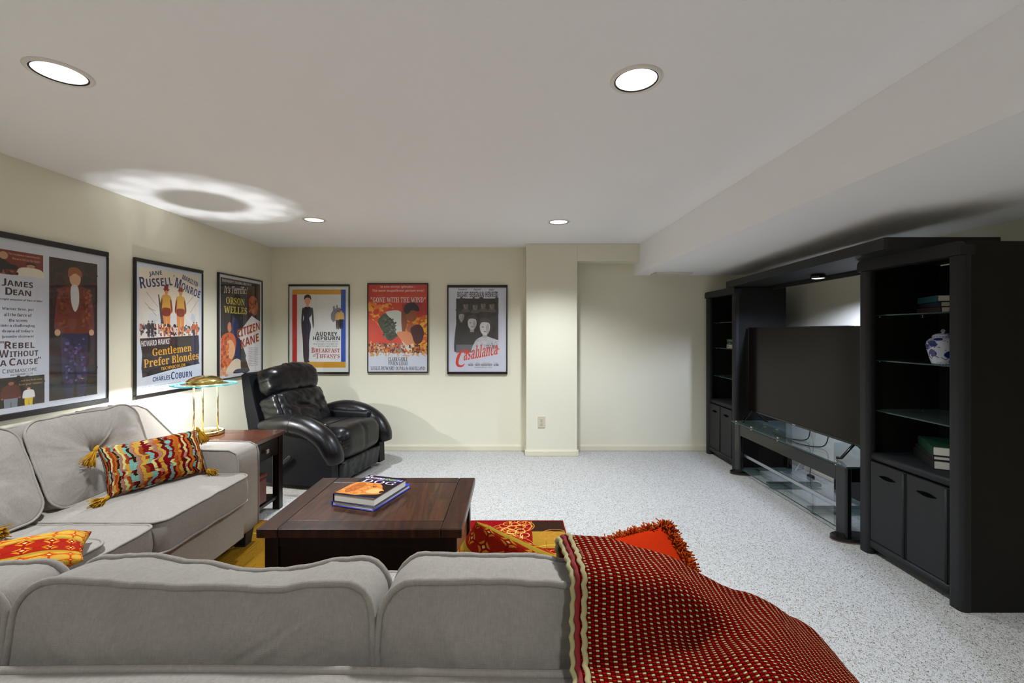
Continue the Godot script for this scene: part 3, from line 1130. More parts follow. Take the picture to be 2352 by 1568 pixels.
func build_recliner() -> void:
	var o := thing("recliner", "black leather recliner with rolled arms in the back left corner", "recliner", Vector3(-1.245, 0, -3.68), -0.236)
	var st := S()
	# body: leaning vinyl sides and a plinth
	for sg in [-1, 1]:
		st = S()
		extrude(st, PackedVector2Array([Vector2(-0.03, 0.04), Vector2(-0.035, 0.22), Vector2(-0.10, 0.34), Vector2(-0.22, 0.42), Vector2(-0.36, 0.455), Vector2(-0.76, 0.455), Vector2(-0.74, 0.06), Vector2(-0.70, 0.04)]), sg * 0.30, sg * 0.385)
		obj("side_panel", st, M.vinyl, o)
		var lp := []
		for p in [Vector2(-0.04, 0.225), Vector2(-0.104, 0.345), Vector2(-0.22, 0.422), Vector2(-0.36, 0.457), Vector2(-0.60, 0.460)]:
			lp.append(Vector3(p.x, p.y, sg * 0.392))
		st = S(true)
		tube(st, smooth_loop(lp, 5, false), 0.007, 8)
		obj("welt", st, M.leather, o)
	obj("plinth", block(Vector3(-0.66, 0.0, -0.27), Vector3(-0.10, 0.05, 0.27), 0.006), M.matte_black, o)
	# arms: padded rolls that curl down at the front
	for sg in [-1, 1]:
		var path := smooth_loop([Vector3(-0.69, 0.470, sg * 0.335), Vector3(-0.58, 0.492, sg * 0.355), Vector3(-0.42, 0.505, sg * 0.37), Vector3(-0.25, 0.480, sg * 0.37), Vector3(-0.11, 0.405, sg * 0.37), Vector3(-0.035, 0.30, sg * 0.365), Vector3(-0.012, 0.215, sg * 0.36)], 6, false)
		var rad := []
		for i in path.size():
			var q := float(i) / (path.size() - 1)
			var r := lerpf(0.052, 0.088, smoothstep(0.0, 0.35, q)) * (1.0 - 0.22 * smoothstep(0.8, 1.0, q))
			r *= 1.0 - 0.8 * pow(maxf(0.0, (q - 0.955) / 0.045), 3.0)
			rad.append(r)
		st = S(true)
		tube(st, path, rad, 24, false, 0.86)
		var arm := obj("arm", st, M.leather, o)
		for i in [14]:
			var c: Vector3 = path[i]
			var d: Vector3 = (path[i + 1] - path[i - 1]).normalized()
			var side := Vector3(0, 0, 1)
			var up := side.cross(d).normalized()
			var ring := []
			for k in 25:
				var a := TAU * k / 24.0
				ring.append(c + side * cos(a) * (rad[i] + 0.0005) + up * sin(a) * (rad[i] * 0.86 + 0.0005))
			st = S(true)
			tube(st, ring, 0.002, 6)
			obj("seam", st, M.stitch, arm)
		# pad between arm and seat
		st = S(true)
		soft(st, Vector3(0.26, 0.09, 0.03), 0.028, 8, func(p: Vector3) -> Vector3:
			return Vector3(p.x - 0.38, p.y + 0.42, p.z + sg * 0.30))
		obj("inner_pad", st, M.leather, o)
	# seat that rolls over the front
	st = S(true)
	soft(st, Vector3(0.29, 0.125, 0.287), 0.10, 16, func(p: Vector3) -> Vector3:
		var q := p
		var gather := smoothstep(0.20, 0.287, absf(p.z)) * smoothstep(0.0, 0.25, p.x)
		q.y += 0.016 * (1.0 - pow(p.z / 0.287, 2.0)) * signf(p.y) + 0.003 * nz(p, 9.0)
		q += Vector3(1, 1, 0) * 0.0025 * gather * sin(atan2(p.y, p.x - 0.19) * 34.0 + p.z * 20.0)
		q.y -= 0.008 * exp(-pow((p.x - 0.02) / 0.012, 2.0)) * smoothstep(0.05, 0.1, p.y)
		q.x -= 0.006 * exp(-pow(p.z / 0.010, 2.0)) * smoothstep(0.1, 0.28, p.x)
		return Vector3(q.x - 0.275, q.y + 0.325 + 0.10 * (q.x) * 0.35, q.z))
	var seat := obj("seat", st, M.leather, o)
	st = S(true)
	var sm := []
	for k in 21:
		var zz := lerpf(-0.27, 0.27, k / 20.0)
		sm.append(Vector3(-0.255, 0.455 + 0.016 * (1.0 - pow(zz / 0.287, 2.0)) - 0.0075, zz))
	tube(st, sm, 0.002, 6)
	obj("seam", st, M.stitch, seat)
	# folded footrest
	st = S(true)
	soft(st, Vector3(0.035, 0.085, 0.287), 0.03, 40, func(p: Vector3) -> Vector3:
		var pk := 0.006 * sin(p.z * 60.0 + 4.0 * nz(p, 5.0)) * smoothstep(-0.25, 0.2, p.z) + 0.004 * nz(Vector3(p.x, p.y * 0.3, p.z), 16.0)
		return Vector3(p.x - 0.055 + pk * signf(p.x) + 0.012 * p.y / 0.085, p.y + 0.125, p.z))
	obj("footrest", st, M.leather, o)
	# lower back with folds, upper headrest roll, vinyl shell behind
	var lean := Basis(Vector3(0, 0, 1), 0.42)
	st = S(true)
	soft(st, Vector3(0.075, 0.20, 0.27), 0.06, 22, func(p: Vector3) -> Vector3:
		var q := p
		if p.x > 0:
			q.x -= 0.018 * exp(-pow((p.y - 0.02 - absf(p.z) * 0.25) / 0.022, 2.0)) * smoothstep(0.27, 0.1, absf(p.z))
			q.x -= 0.014 * exp(-pow((absf(p.z) - 0.11) / 0.014, 2.0)) * smoothstep(0.15, -0.1, p.y)
			q.x += 0.012 * nz(Vector3(p.x, p.y, p.z), 8.0) + 0.006 * nz(p, 22.0)
			q.x += 0.02 * (1.0 - pow(p.z / 0.27, 2.0))
		return lean * q + Vector3(-0.60, 0.53, 0))
	obj("lower_back", st, M.leather, o)
	st = S(true)
	soft(st, Vector3(0.105, 0.135, 0.295), 0.09, 22, func(p: Vector3) -> Vector3:
		var q := p
		var edge := smoothstep(0.12, 0.29, absf(p.z))
		q.y *= 1.0 - 0.10 * edge
		q.y += 0.012 * smoothstep(0.0, 0.13, p.y) * cos(p.z * 14.0 + 0.8)
		var rd := 0.005 * sin(p.z * 55.0 + 6.0 * nz(p, 6.0)) * smoothstep(0.4, 1.0, absf(p.y) / 0.135) + 0.008 * nz(Vector3(p.x, p.y * 0.7, p.z * 1.3), 7.0) + 0.004 * nz(p, 18.0)
		q += q.normalized() * rd
		return Basis(Vector3(0, 0, 1), 0.25) * q + Vector3(-0.735, 0.805, 0))
	var head := obj("headrest", st, M.leather, o)
	st = S()
	extrude(st, PackedVector2Array([Vector2(-0.70, 0.30), Vector2(-0.80, 0.62), Vector2(-0.865, 0.875), Vector2(-0.90, 0.885), Vector2(-0.935, 0.865), Vector2(-0.90, 0.60), Vector2(-0.84, 0.30)]), -0.305, 0.305)
	obj("back_shell", st, M.vinyl, o)
	# gathered wings that run from the back into the arms
	for sg in [-1, 1]:
		st = S(true)
		soft(st, Vector3(0.085, 0.14, 0.035), 0.03, 16, func(p: Vector3) -> Vector3:
			var rd := 0.003 * sin((p.y + p.x * 0.6) * 110.0 + 3.0 * nz(p, 8.0))
			var q := p + Vector3(0, 0, sg * rd)
			return lean * q + Vector3(-0.655, 0.56, sg * 0.265))
		obj("wing", st, M.leather, o)
	# recline lever on the side panel
	st = S(true)
	soft(st, Vector3(0.085, 0.014, 0.010), 0.009, 4, func(p: Vector3) -> Vector3:
		return Basis(Vector3(0, 0, 1), 0.72) * p + Vector3(-0.43, 0.215, 0.418))
	tube(st, [Vector3(-0.485, 0.165, 0.38), Vector3(-0.485, 0.165, 0.415)], 0.014, 12)
	obj("lever", st, M.lever, o)


# ---------------------------------------------------------------- lamp

func build_lamp() -> void:
	var o := thing("table_lamp", "brass lamp with a domed cap and round glass disc on the end table", "lamp", Vector3(-2.060, 0.535, -2.94))
	var st := S(true)
	lathe(st, [Vector2(0.0, 0.0), Vector2(0.108, 0.0), Vector2(0.112, 0.003), Vector2(0.112, 0.020), Vector2(0.1095, 0.024), Vector2(0.108, 0.0245), Vector2(0.0, 0.0245)], 64)
	st.set_smooth_group(-1)
	obj("base", st, M.brass, o)
	for k in 3:
		var a := TAU * k / 3.0 + 1.855
		var p := Vector3(cos(a) * 0.076, 0, sin(a) * 0.076)
		st = S(true)
		tube(st, [p + Vector3(0, 0.022, 0), p + Vector3(0, 0.333, 0)], 0.0055, 16)
		obj("rod", st, M.brass_pale, o)
	# glass disc with a bright rim
	st = S(true)
	lathe(st, [Vector2(0.088, 0.333), Vector2(0.186, 0.333)], 72)
	lathe(st, [Vector2(0.186, 0.340), Vector2(0.088, 0.340)], 72)
	var disc := obj("glass_disc", st, M.glass, o)
	st = S(true)
	lathe(st, [Vector2(0.185, 0.3325), Vector2(0.1885, 0.335), Vector2(0.1885, 0.338), Vector2(0.185, 0.3405)], 72)
	obj("rim", st, M.lamp_edge, disc)
	# cap: shallow dome over a band, bulb below
	st = S(true)
	lathe(st, [Vector2(0.098, 0.341), Vector2(0.101, 0.343), Vector2(0.101, 0.353), Vector2(0.106, 0.355), Vector2(0.103, 0.361), Vector2(0.088, 0.374), Vector2(0.063, 0.386), Vector2(0.034, 0.393), Vector2(0.001, 0.395)], 64)
	lathe(st, [Vector2(0.001, 0.391), Vector2(0.034, 0.389), Vector2(0.062, 0.382), Vector2(0.086, 0.370), Vector2(0.098, 0.355), Vector2(0.098, 0.341)], 64)
	obj("cap", st, M.brass, o)
	st = S(true)
	lathe(st, [Vector2(0.098, 0.3405), Vector2(0.132, 0.3405), Vector2(0.132, 0.3425), Vector2(0.098, 0.3425)], 64)
	obj("ring", st, M.brass_pale, o)
	st = S(true)
	lathe(st, [Vector2(0.0, 0.338), Vector2(0.018, 0.340), Vector2(0.024, 0.350), Vector2(0.018, 0.362), Vector2(0.0, 0.366)], 24)
	obj("bulb", st, M.bulb, o)
	# added glowing ring and upward beams, standing in for light mirrored off the base
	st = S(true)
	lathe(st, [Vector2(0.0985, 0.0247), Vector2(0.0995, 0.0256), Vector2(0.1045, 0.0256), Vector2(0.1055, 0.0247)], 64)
	obj("added_glow_ring", st, M.added_ring_glow, o)
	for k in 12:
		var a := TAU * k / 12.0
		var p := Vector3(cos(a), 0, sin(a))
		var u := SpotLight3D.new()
		u.name = "added_caustic_beam"  # added spot, replaces bulb light the brass base would throw on the ceiling
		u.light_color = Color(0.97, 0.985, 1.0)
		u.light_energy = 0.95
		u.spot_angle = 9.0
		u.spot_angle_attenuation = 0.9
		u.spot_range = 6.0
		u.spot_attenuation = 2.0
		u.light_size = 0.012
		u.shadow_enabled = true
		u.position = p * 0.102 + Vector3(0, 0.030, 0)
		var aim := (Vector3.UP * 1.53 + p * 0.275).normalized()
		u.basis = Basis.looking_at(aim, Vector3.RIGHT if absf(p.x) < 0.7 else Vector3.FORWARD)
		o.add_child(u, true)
	var l := OmniLight3D.new()
	l.name = "bulb_light"
	l.light_color = Color(0.97, 0.985, 1.0)
	l.light_energy = LAMP_ENERGY
	l.omni_range = 10.0
	l.omni_attenuation = 2.0
	l.light_size = 0.020
	l.shadow_enabled = true
	l.position = Vector3(0, 0.352, 0)
	o.add_child(l)


# ---------------------------------------------------------------- printed pictures

class Art:
	var im: Image
	var W: float
	var H: float
	static var cache := {}

	func _init(w: int, h: int, c: Color) -> void:
		im = Image.create(w, h, false, Image.FORMAT_RGB8)
		im.fill(c)
		W = w
		H = h

	# polygon in pixels, even-odd
	func px(p: PackedVector2Array, c: Color) -> void:
		var lo := 1e9
		var hi := -1e9
		for q in p:
			lo = minf(lo, q.y)
			hi = maxf(hi, q.y)
		var n := p.size()
		for y in range(maxi(0, int(floor(lo))), mini(int(H), int(ceil(hi)) + 1)):
			var yy := y + 0.5
			var xs := []
			for i in n:
				var a := p[i]
				var b := p[(i + 1) % n]
				if (a.y <= yy) != (b.y <= yy):
					xs.append(a.x + (b.x - a.x) * (yy - a.y) / (b.y - a.y))
			xs.sort()
			for k in range(0, xs.size() - 1, 2):
				var x0 := int(round(xs[k]))
				var x1 := int(round(xs[k + 1]))
				if x1 > x0:
					im.fill_rect(Rect2i(x0, y, x1 - x0, 1), c)

	# polygon in 0..1 of the sheet, [x, y, x, y ...]
	func poly(v: Array, c: Color) -> void:
		var p := PackedVector2Array()
		for i in range(0, v.size(), 2):
			p.append(Vector2(v[i] * W, v[i + 1] * H))
		px(p, c)

	# the same with a rounded outline
	func blob(v: Array, c: Color) -> void:
		var p := []
		for i in range(0, v.size(), 2):
			p.append(Vector2(v[i] * W, v[i + 1] * H))
		var out := PackedVector2Array()
		var n := p.size()
		for i in n:
			for k in 6:
				var t := k / 6.0
				out.append(p[i].cubic_interpolate(p[(i + 1) % n], p[(i - 1 + n) % n], p[(i + 2) % n], t))
		px(out, c)

	func rect(x0: float, y0: float, x1: float, y1: float, c: Color) -> void:
		im.fill_rect(Rect2i(int(x0 * W), int(y0 * H), int((x1 - x0) * W), int((y1 - y0) * H)), c)

	func oval(x: float, y: float, rx: float, ry: float, c: Color, rot := 0.0) -> void:
		var p := PackedVector2Array()
		for i in 28:
			p.append(Vector2(x * W, y * H) + Vector2(cos(TAU * i / 28) * rx * W, sin(TAU * i / 28) * ry * H).rotated(rot))
		px(p, c)

	func stroke(v: Array, w: float, c: Color) -> void:
		for i in range(0, v.size() - 2, 2):
			var a := Vector2(v[i] * W, v[i + 1] * H)
			var b := Vector2(v[i + 2] * W, v[i + 3] * H)
			var s := (b - a).orthogonal().normalized() * w * W / 2
			px(PackedVector2Array([a + s, b + s, b - s, a - s]), c)

	# shade from c0 at the top to c1 at the bottom
	func fade(x0: float, y0: float, x1: float, y1: float, c0: Color, c1: Color) -> void:
		var n := int((y1 - y0) * H)
		for k in n:
			im.fill_rect(Rect2i(int(x0 * W), int(y0 * H) + k, int((x1 - x0) * W), 1), c0.lerp(c1, float(k) / n))

	# loose brush dabs
	func dabs(r: RandomNumberGenerator, n: int, x0: float, y0: float, x1: float, y1: float, size: float, cols: Array, lean := 0.0) -> void:
		for k in n:
			var x := r.randf_range(x0, x1)
			var y := r.randf_range(y0, y1)
			oval(x, y, size * r.randf_range(0.4, 1.2), size * r.randf_range(0.3, 1.0), cols[r.randi() % cols.size()], lean + r.randf_range(-0.4, 0.4))

	static func glyphs(s: String, face: String, bold: bool) -> Array:
		var key := s + face + str(bold)
		if not cache.has(key):
			var f := SystemFont.new()
			f.font_names = PackedStringArray([face])
			f.font_weight = 700 if bold else 400
			var m := TextMesh.new()
			m.text = s
			m.font = f
			m.font_size = 64
			m.depth = 0.0
			m.curve_step = 4.0
			m.pixel_size = 1.0
			var arr := m.get_mesh_arrays()
			var v: PackedVector3Array = arr[Mesh.ARRAY_VERTEX]
			var ix = arr[Mesh.ARRAY_INDEX]
			var p := PackedVector2Array()
			if ix == null or ix.size() == 0:
				for q in v:
					p.append(Vector2(q.x, -q.y))
			else:
				for i in ix:
					p.append(Vector2(v[i].x, -v[i].y))
			var box := Rect2(p[0], Vector2.ZERO)
			for q in p:
				box = box.expand(q)
			cache[key] = [p, box]
		return cache[key]

	# a word fitted to w x h about (x, y); rot turns it, slant leans it
	func word(s: String, x: float, y: float, w: float, h: float, c: Color, face := "Droid Sans", bold := true, rot := 0.0, slant := 0.0) -> void:
		var g := Art.glyphs(s, face, bold)
		var box: Rect2 = g[1]
		var sc := Vector2(w * W, h * H) / box.size
		var mid := box.get_center()
		var ctr := Vector2(x * W, y * H)
		var p: PackedVector2Array = g[0]
		for i in range(0, p.size(), 3):
			var t := PackedVector2Array()
			for k in 3:
				var q := (p[i + k] - mid) * sc
				q.x -= q.y * slant
				t.append(ctr + q.rotated(rot))
			px(t, c)

	# a word whose first letter stands taller
	func capped(s: String, x: float, y: float, w: float, h: float, c: Color, face := "Droid Sans", bold := true, rot := 0.0) -> void:
		var g0 := Art.glyphs(s[0], face, bold)
		var g1 := Art.glyphs(s.substr(1), face, bold)
		var a: float = g0[1].size.x * 1.25
		var b: float = g1[1].size.x
		var gap: float = (a + b) * 0.025
		var k := w / (a + b + gap)
		var dir := Vector2(cos(rot), sin(rot) * W / H)
		word(s[0], x + (a * k / 2 - w / 2) * dir.x, y + (a * k / 2 - w / 2) * dir.y, a * k, h, c, face, bold, rot)
		var o := (a + gap) * k + b * k / 2 - w / 2
		word(s.substr(1), x + o * dir.x - 0.0, y + o * dir.y + h * 0.08, b * k, h * 0.78, c, face, bold, rot)

	func grain(r: RandomNumberGenerator, amount: float) -> void:
		var d := im.get_data()
		for i in range(0, d.size(), 3):
			var k := r.randf_range(-amount, amount)
			d[i] = clampi(d[i] + int(k), 0, 255)
			d[i + 1] = clampi(d[i + 1] + int(k), 0, 255)
			d[i + 2] = clampi(d[i + 2] + int(k), 0, 255)
		im = Image.create_from_data(int(W), int(H), false, Image.FORMAT_RGB8, d)

	func texture() -> ImageTexture:
		return ImageTexture.create_from_image(im)


func printed(a: Art, rough := 0.45) -> StandardMaterial3D:
	var m := mat(Color.WHITE, rough)
	m.albedo_texture = a.texture()
	m.metallic_specular = 0.25
	m.texture_repeat = false
	return m


# flat printed sheet in x, y facing +z, its texture upright
func sheet(w: float, h: float, z: float) -> SurfaceTool:
	var st := S()
	grid(st, 1, 1, func(u: float, v: float) -> Vector3:
		return Vector3((u - 0.5) * w, (0.5 - v) * h, z), Vector3(0, 0, z - 1.0))
	return st


func framed(label: String, art: Art, at: Vector3, turn: float, w: float, h: float, rail: float, side: float) -> void:
	var o := thing("framed_poster", label, "poster", at, turn, "framed film posters on the walls")
	var st := S()
	for sg in [-1, 1]:
		bx(st, Vector3(0, sg * (h - rail) / 2, 0.011), Vector3(w, rail, 0.022), 0.003)
		bx(st, Vector3(sg * (w - side) / 2, 0, 0.011), Vector3(side, h - 2 * rail, 0.022), 0.003)
	obj("frame", st, M.frame, o)
	st = S()
	bx(st, Vector3(0, 0, 0.006), Vector3(w - side, h - rail, 0.008), 0.0)
	obj("backing", st, M.matte_black, o)
	obj("print", sheet(w - 2 * side + 0.002, h - 2 * rail + 0.002, 0.0115), printed(art), o)
	obj("glazing", sheet(w - 2 * side + 0.002, h - 2 * rail + 0.002, 0.0165), M.pane, o)


const SERIF := "Droid Serif"
const SANS := "Droid Sans"


func build_posters() -> void:
	M.frame = mat(rgb(30, 27, 26), 0.3)
	var r := RandomNumberGenerator.new()
	r.seed = 77
	framed("framed poster with a white text column beside a tall dark figure panel, nearest the camera", poster_one(r), Vector3(WL + 0.001, 1.248, -2.357), PI / 2, 0.653, 0.916, 0.030, 0.010)
	framed("framed poster with two gold-clad figures above a black banner, behind the brass lamp", poster_two(r), Vector3(WL + 0.001, 1.2425, -3.187), PI / 2, 0.630, 0.933, 0.026, 0.010)
	framed("dark framed poster with yellow lettering and a slanted red title, last before the corner", poster_three(r), Vector3(WL + 0.001, 1.266, -4.011), PI / 2, 0.646, 0.912, 0.012, 0.010)
	framed("framed poster bordered by gold, red and blue bars above the black recliner", poster_four(r), Vector3(-1.987, 1.248, WB + 0.001), 0.0, 0.624, 0.916, 0.020, 0.008)
	framed("framed flame-coloured orange red poster in the middle of the back wall", poster_five(r), Vector3(-1.179, 1.260, WB + 0.001), 0.0, 0.624, 0.920, 0.013, 0.010)
	framed("framed black and white poster with red script lettering beside the wall column", poster_six(r), Vector3(-0.364, 1.243, WB + 0.001), 0.0, 0.618, 0.914, 0.026, 0.013)


func plain_person(a: Art, x: float, y0: float, y1: float, wide: float, hair: Color, skin: Color, top: Color, low: Color) -> void:
	# an anonymous standing figure from head y0 to feet y1
	var h := y1 - y0
	a.blob([x - wide * 0.30, y0 + h * 0.46, x - wide * 0.36, y0 + h * 0.72, x - wide * 0.26, y1, x - wide * 0.04, y1, x, y0 + h * 0.60, x + wide * 0.06, y1, x + wide * 0.28, y1, x + wide * 0.34, y0 + h * 0.70, x + wide * 0.30, y0 + h * 0.46], low)
	a.blob([x - wide * 0.12, y0 + h * 0.13, x - wide * 0.44, y0 + h * 0.20, x - wide * 0.54, y0 + h * 0.48, x - wide * 0.40, y0 + h * 0.50, x - wide * 0.32, y0 + h * 0.52, x + wide * 0.32, y0 + h * 0.52, x + wide * 0.42, y0 + h * 0.50, x + wide * 0.54, y0 + h * 0.47, x + wide * 0.44, y0 + h * 0.20, x + wide * 0.12, y0 + h * 0.13], top)
	a.oval(x, y0 + h * 0.075, wide * 0.155, h * 0.068, skin)
	a.blob([x - wide * 0.18, y0 + h * 0.07, x - wide * 0.16, y0, x + wide * 0.05, y0 - h * 0.014, x + wide * 0.18, y0 + h * 0.02, x + wide * 0.17, y0 + h * 0.06, x, y0 + h * 0.035], hair)
	for sg in [-1, 1]:
		a.oval(x + sg * wide * 0.46, y0 + h * 0.515, wide * 0.075, h * 0.026, skin)


func poster_one(r: RandomNumberGenerator) -> Art:
	var a := Art.new(660, 900, rgb(203, 205, 214))
	var ink := rgb(28, 18, 18)
	var red := rgb(126, 38, 22)
	# tall panel: dark brick alley with an anonymous figure in a rust jacket
	a.rect(0.481, 0.065, 0.909, 0.965, rgb(38, 18, 14))
	a.dabs(r, 240, 0.50, 0.08, 0.89, 0.36, 0.022, [rgb(58, 22, 14), rgb(72, 30, 20), rgb(44, 20, 16), rgb(30, 14, 12)])
	a.dabs(r, 160, 0.50, 0.38, 0.89, 0.95, 0.022, [rgb(44, 20, 14), rgb(28, 14, 12), rgb(60, 26, 16)])
	a.dabs(r, 60, 0.50, 0.80, 0.89, 0.95, 0.02, [rgb(34, 30, 40), rgb(26, 24, 30)])
	plain_person(a, 0.70, 0.12, 0.93, 0.33, rgb(150, 84, 34), rgb(206, 160, 122), rgb(112, 40, 14), rgb(44, 36, 72))
	a.blob([0.665, 0.235, 0.725, 0.235, 0.735, 0.34, 0.70, 0.40, 0.665, 0.34], rgb(206, 206, 204))
	a.dabs(r, 70, 0.56, 0.25, 0.63, 0.50, 0.014, [rgb(140, 56, 18), rgb(90, 28, 12), rgb(120, 44, 14)], 1.3)
	a.dabs(r, 70, 0.77, 0.25, 0.85, 0.50, 0.014, [rgb(156, 74, 20), rgb(92, 30, 12), rgb(124, 46, 14)], 1.3)
	a.dabs(r, 70, 0.61, 0.58, 0.79, 0.86, 0.014, [rgb(70, 60, 112), rgb(36, 28, 56), rgb(90, 82, 138), rgb(30, 24, 44)], 1.4)
	# upper and lower small panels
	a.rect(0.0, 0.065, 0.434, 0.205, rgb(118, 36, 22))
	a.word("The reception committee for", 0.295, 0.085, 0.23, 0.014, rgb(222, 190, 150), SERIF, false)
	a.word("the new kid on the block!", 0.31, 0.108, 0.20, 0.014, rgb(222, 190, 150), SERIF, false)
	plain_person(a, 0.34, 0.125, 0.32, 0.20, rgb(30, 18, 16), rgb(186, 140, 104), rgb(222, 214, 196), rgb(222, 214, 196))
	a.blob([0.10, 0.13, 0.14, 0.115, 0.19, 0.14, 0.24, 0.15, 0.24, 0.17, 0.17, 0.175, 0.10, 0.19], rgb(26, 18, 18))
	a.oval(0.15, 0.098, 0.030, 0.022, rgb(190, 142, 106))
	a.dabs(r, 40, 0.0, 0.185, 0.25, 0.205, 0.014, [rgb(60, 34, 26), rgb(30, 18, 16), rgb(150, 96, 70)])
	a.rect(0.0, 0.205, 0.478, 0.40, rgb(203, 205, 214))
	a.capped("JAMES", 0.247, 0.250, 0.218, 0.042, rgb(44, 26, 24), SANS, true)
	a.capped("DEAN", 0.252, 0.300, 0.18, 0.042, rgb(44, 26, 24), SANS, true)
	a.word("overnight sensation of 'East of Eden'", 0.265, 0.347, 0.33, 0.014, ink, SANS, true, 0.0, 0.25)
	var lines := ["Warner Bros. put", "all the force of", "the screen", "into a challenging", "drama of today's", "juvenile violence!"]
	var wide := [0.222, 0.195, 0.13, 0.240, 0.218, 0.225]
	for k in 6:
		a.word(lines[k], 0.250, 0.402 + 0.0318 * k, wide[k], 0.0185, ink, SERIF, true)
	a.word("\"", 0.140, 0.592, 0.022, 0.012, rgb(60, 24, 22), SANS, true)
	a.capped("REBEL", 0.262, 0.608, 0.212, 0.042, rgb(60, 24, 22), SANS, true)
	a.capped("WITHOUT", 0.258, 0.657, 0.275, 0.042, rgb(60, 24, 22), SANS, true)
	a.word("A", 0.148, 0.710, 0.045, 0.034, rgb(60, 24, 22), SANS, true)
	a.capped("CAUSE", 0.290, 0.706, 0.205, 0.042, rgb(60, 24, 22), SANS, true)
	a.word("\"", 0.405, 0.690, 0.022, 0.012, rgb(60, 24, 22), SANS, true)
	a.capped("CINEMASCOPE", 0.262, 0.756, 0.24, 0.024, ink, SANS, false)
	a.word("and WARNERCOLOR", 0.275, 0.780, 0.16, 0.011, ink, SANS, false)
	a.rect(0.0, 0.795, 0.445, 0.968, rgb(36, 20, 14))
	a.dabs(r, 80, 0.01, 0.80, 0.43, 0.96, 0.02, [rgb(46, 26, 18), rgb(28, 16, 12)])
	plain_person(a, 0.20, 0.812, 1.01, 0.13, rgb(50, 28, 18), rgb(150, 96, 66), rgb(92, 38, 22), rgb(128, 132, 142))
	plain_person(a, 0.325, 0.858, 0.985, 0.085, rgb(60, 30, 18), rgb(214, 160, 122), rgb(226, 224, 220), rgb(222, 188, 34))
	a.word("...and they both come", 0.34, 0.820, 0.17, 0.013, rgb(206, 168, 66), SERIF, true)
	a.word("from 'good' families!", 0.34, 0.842, 0.17, 0.013, rgb(206, 168, 66), SERIF, true)
	a.rect(0.0, 0.968, 0.478, 1.0, rgb(203, 205, 214))
	a.grain(r, 5)
	return a


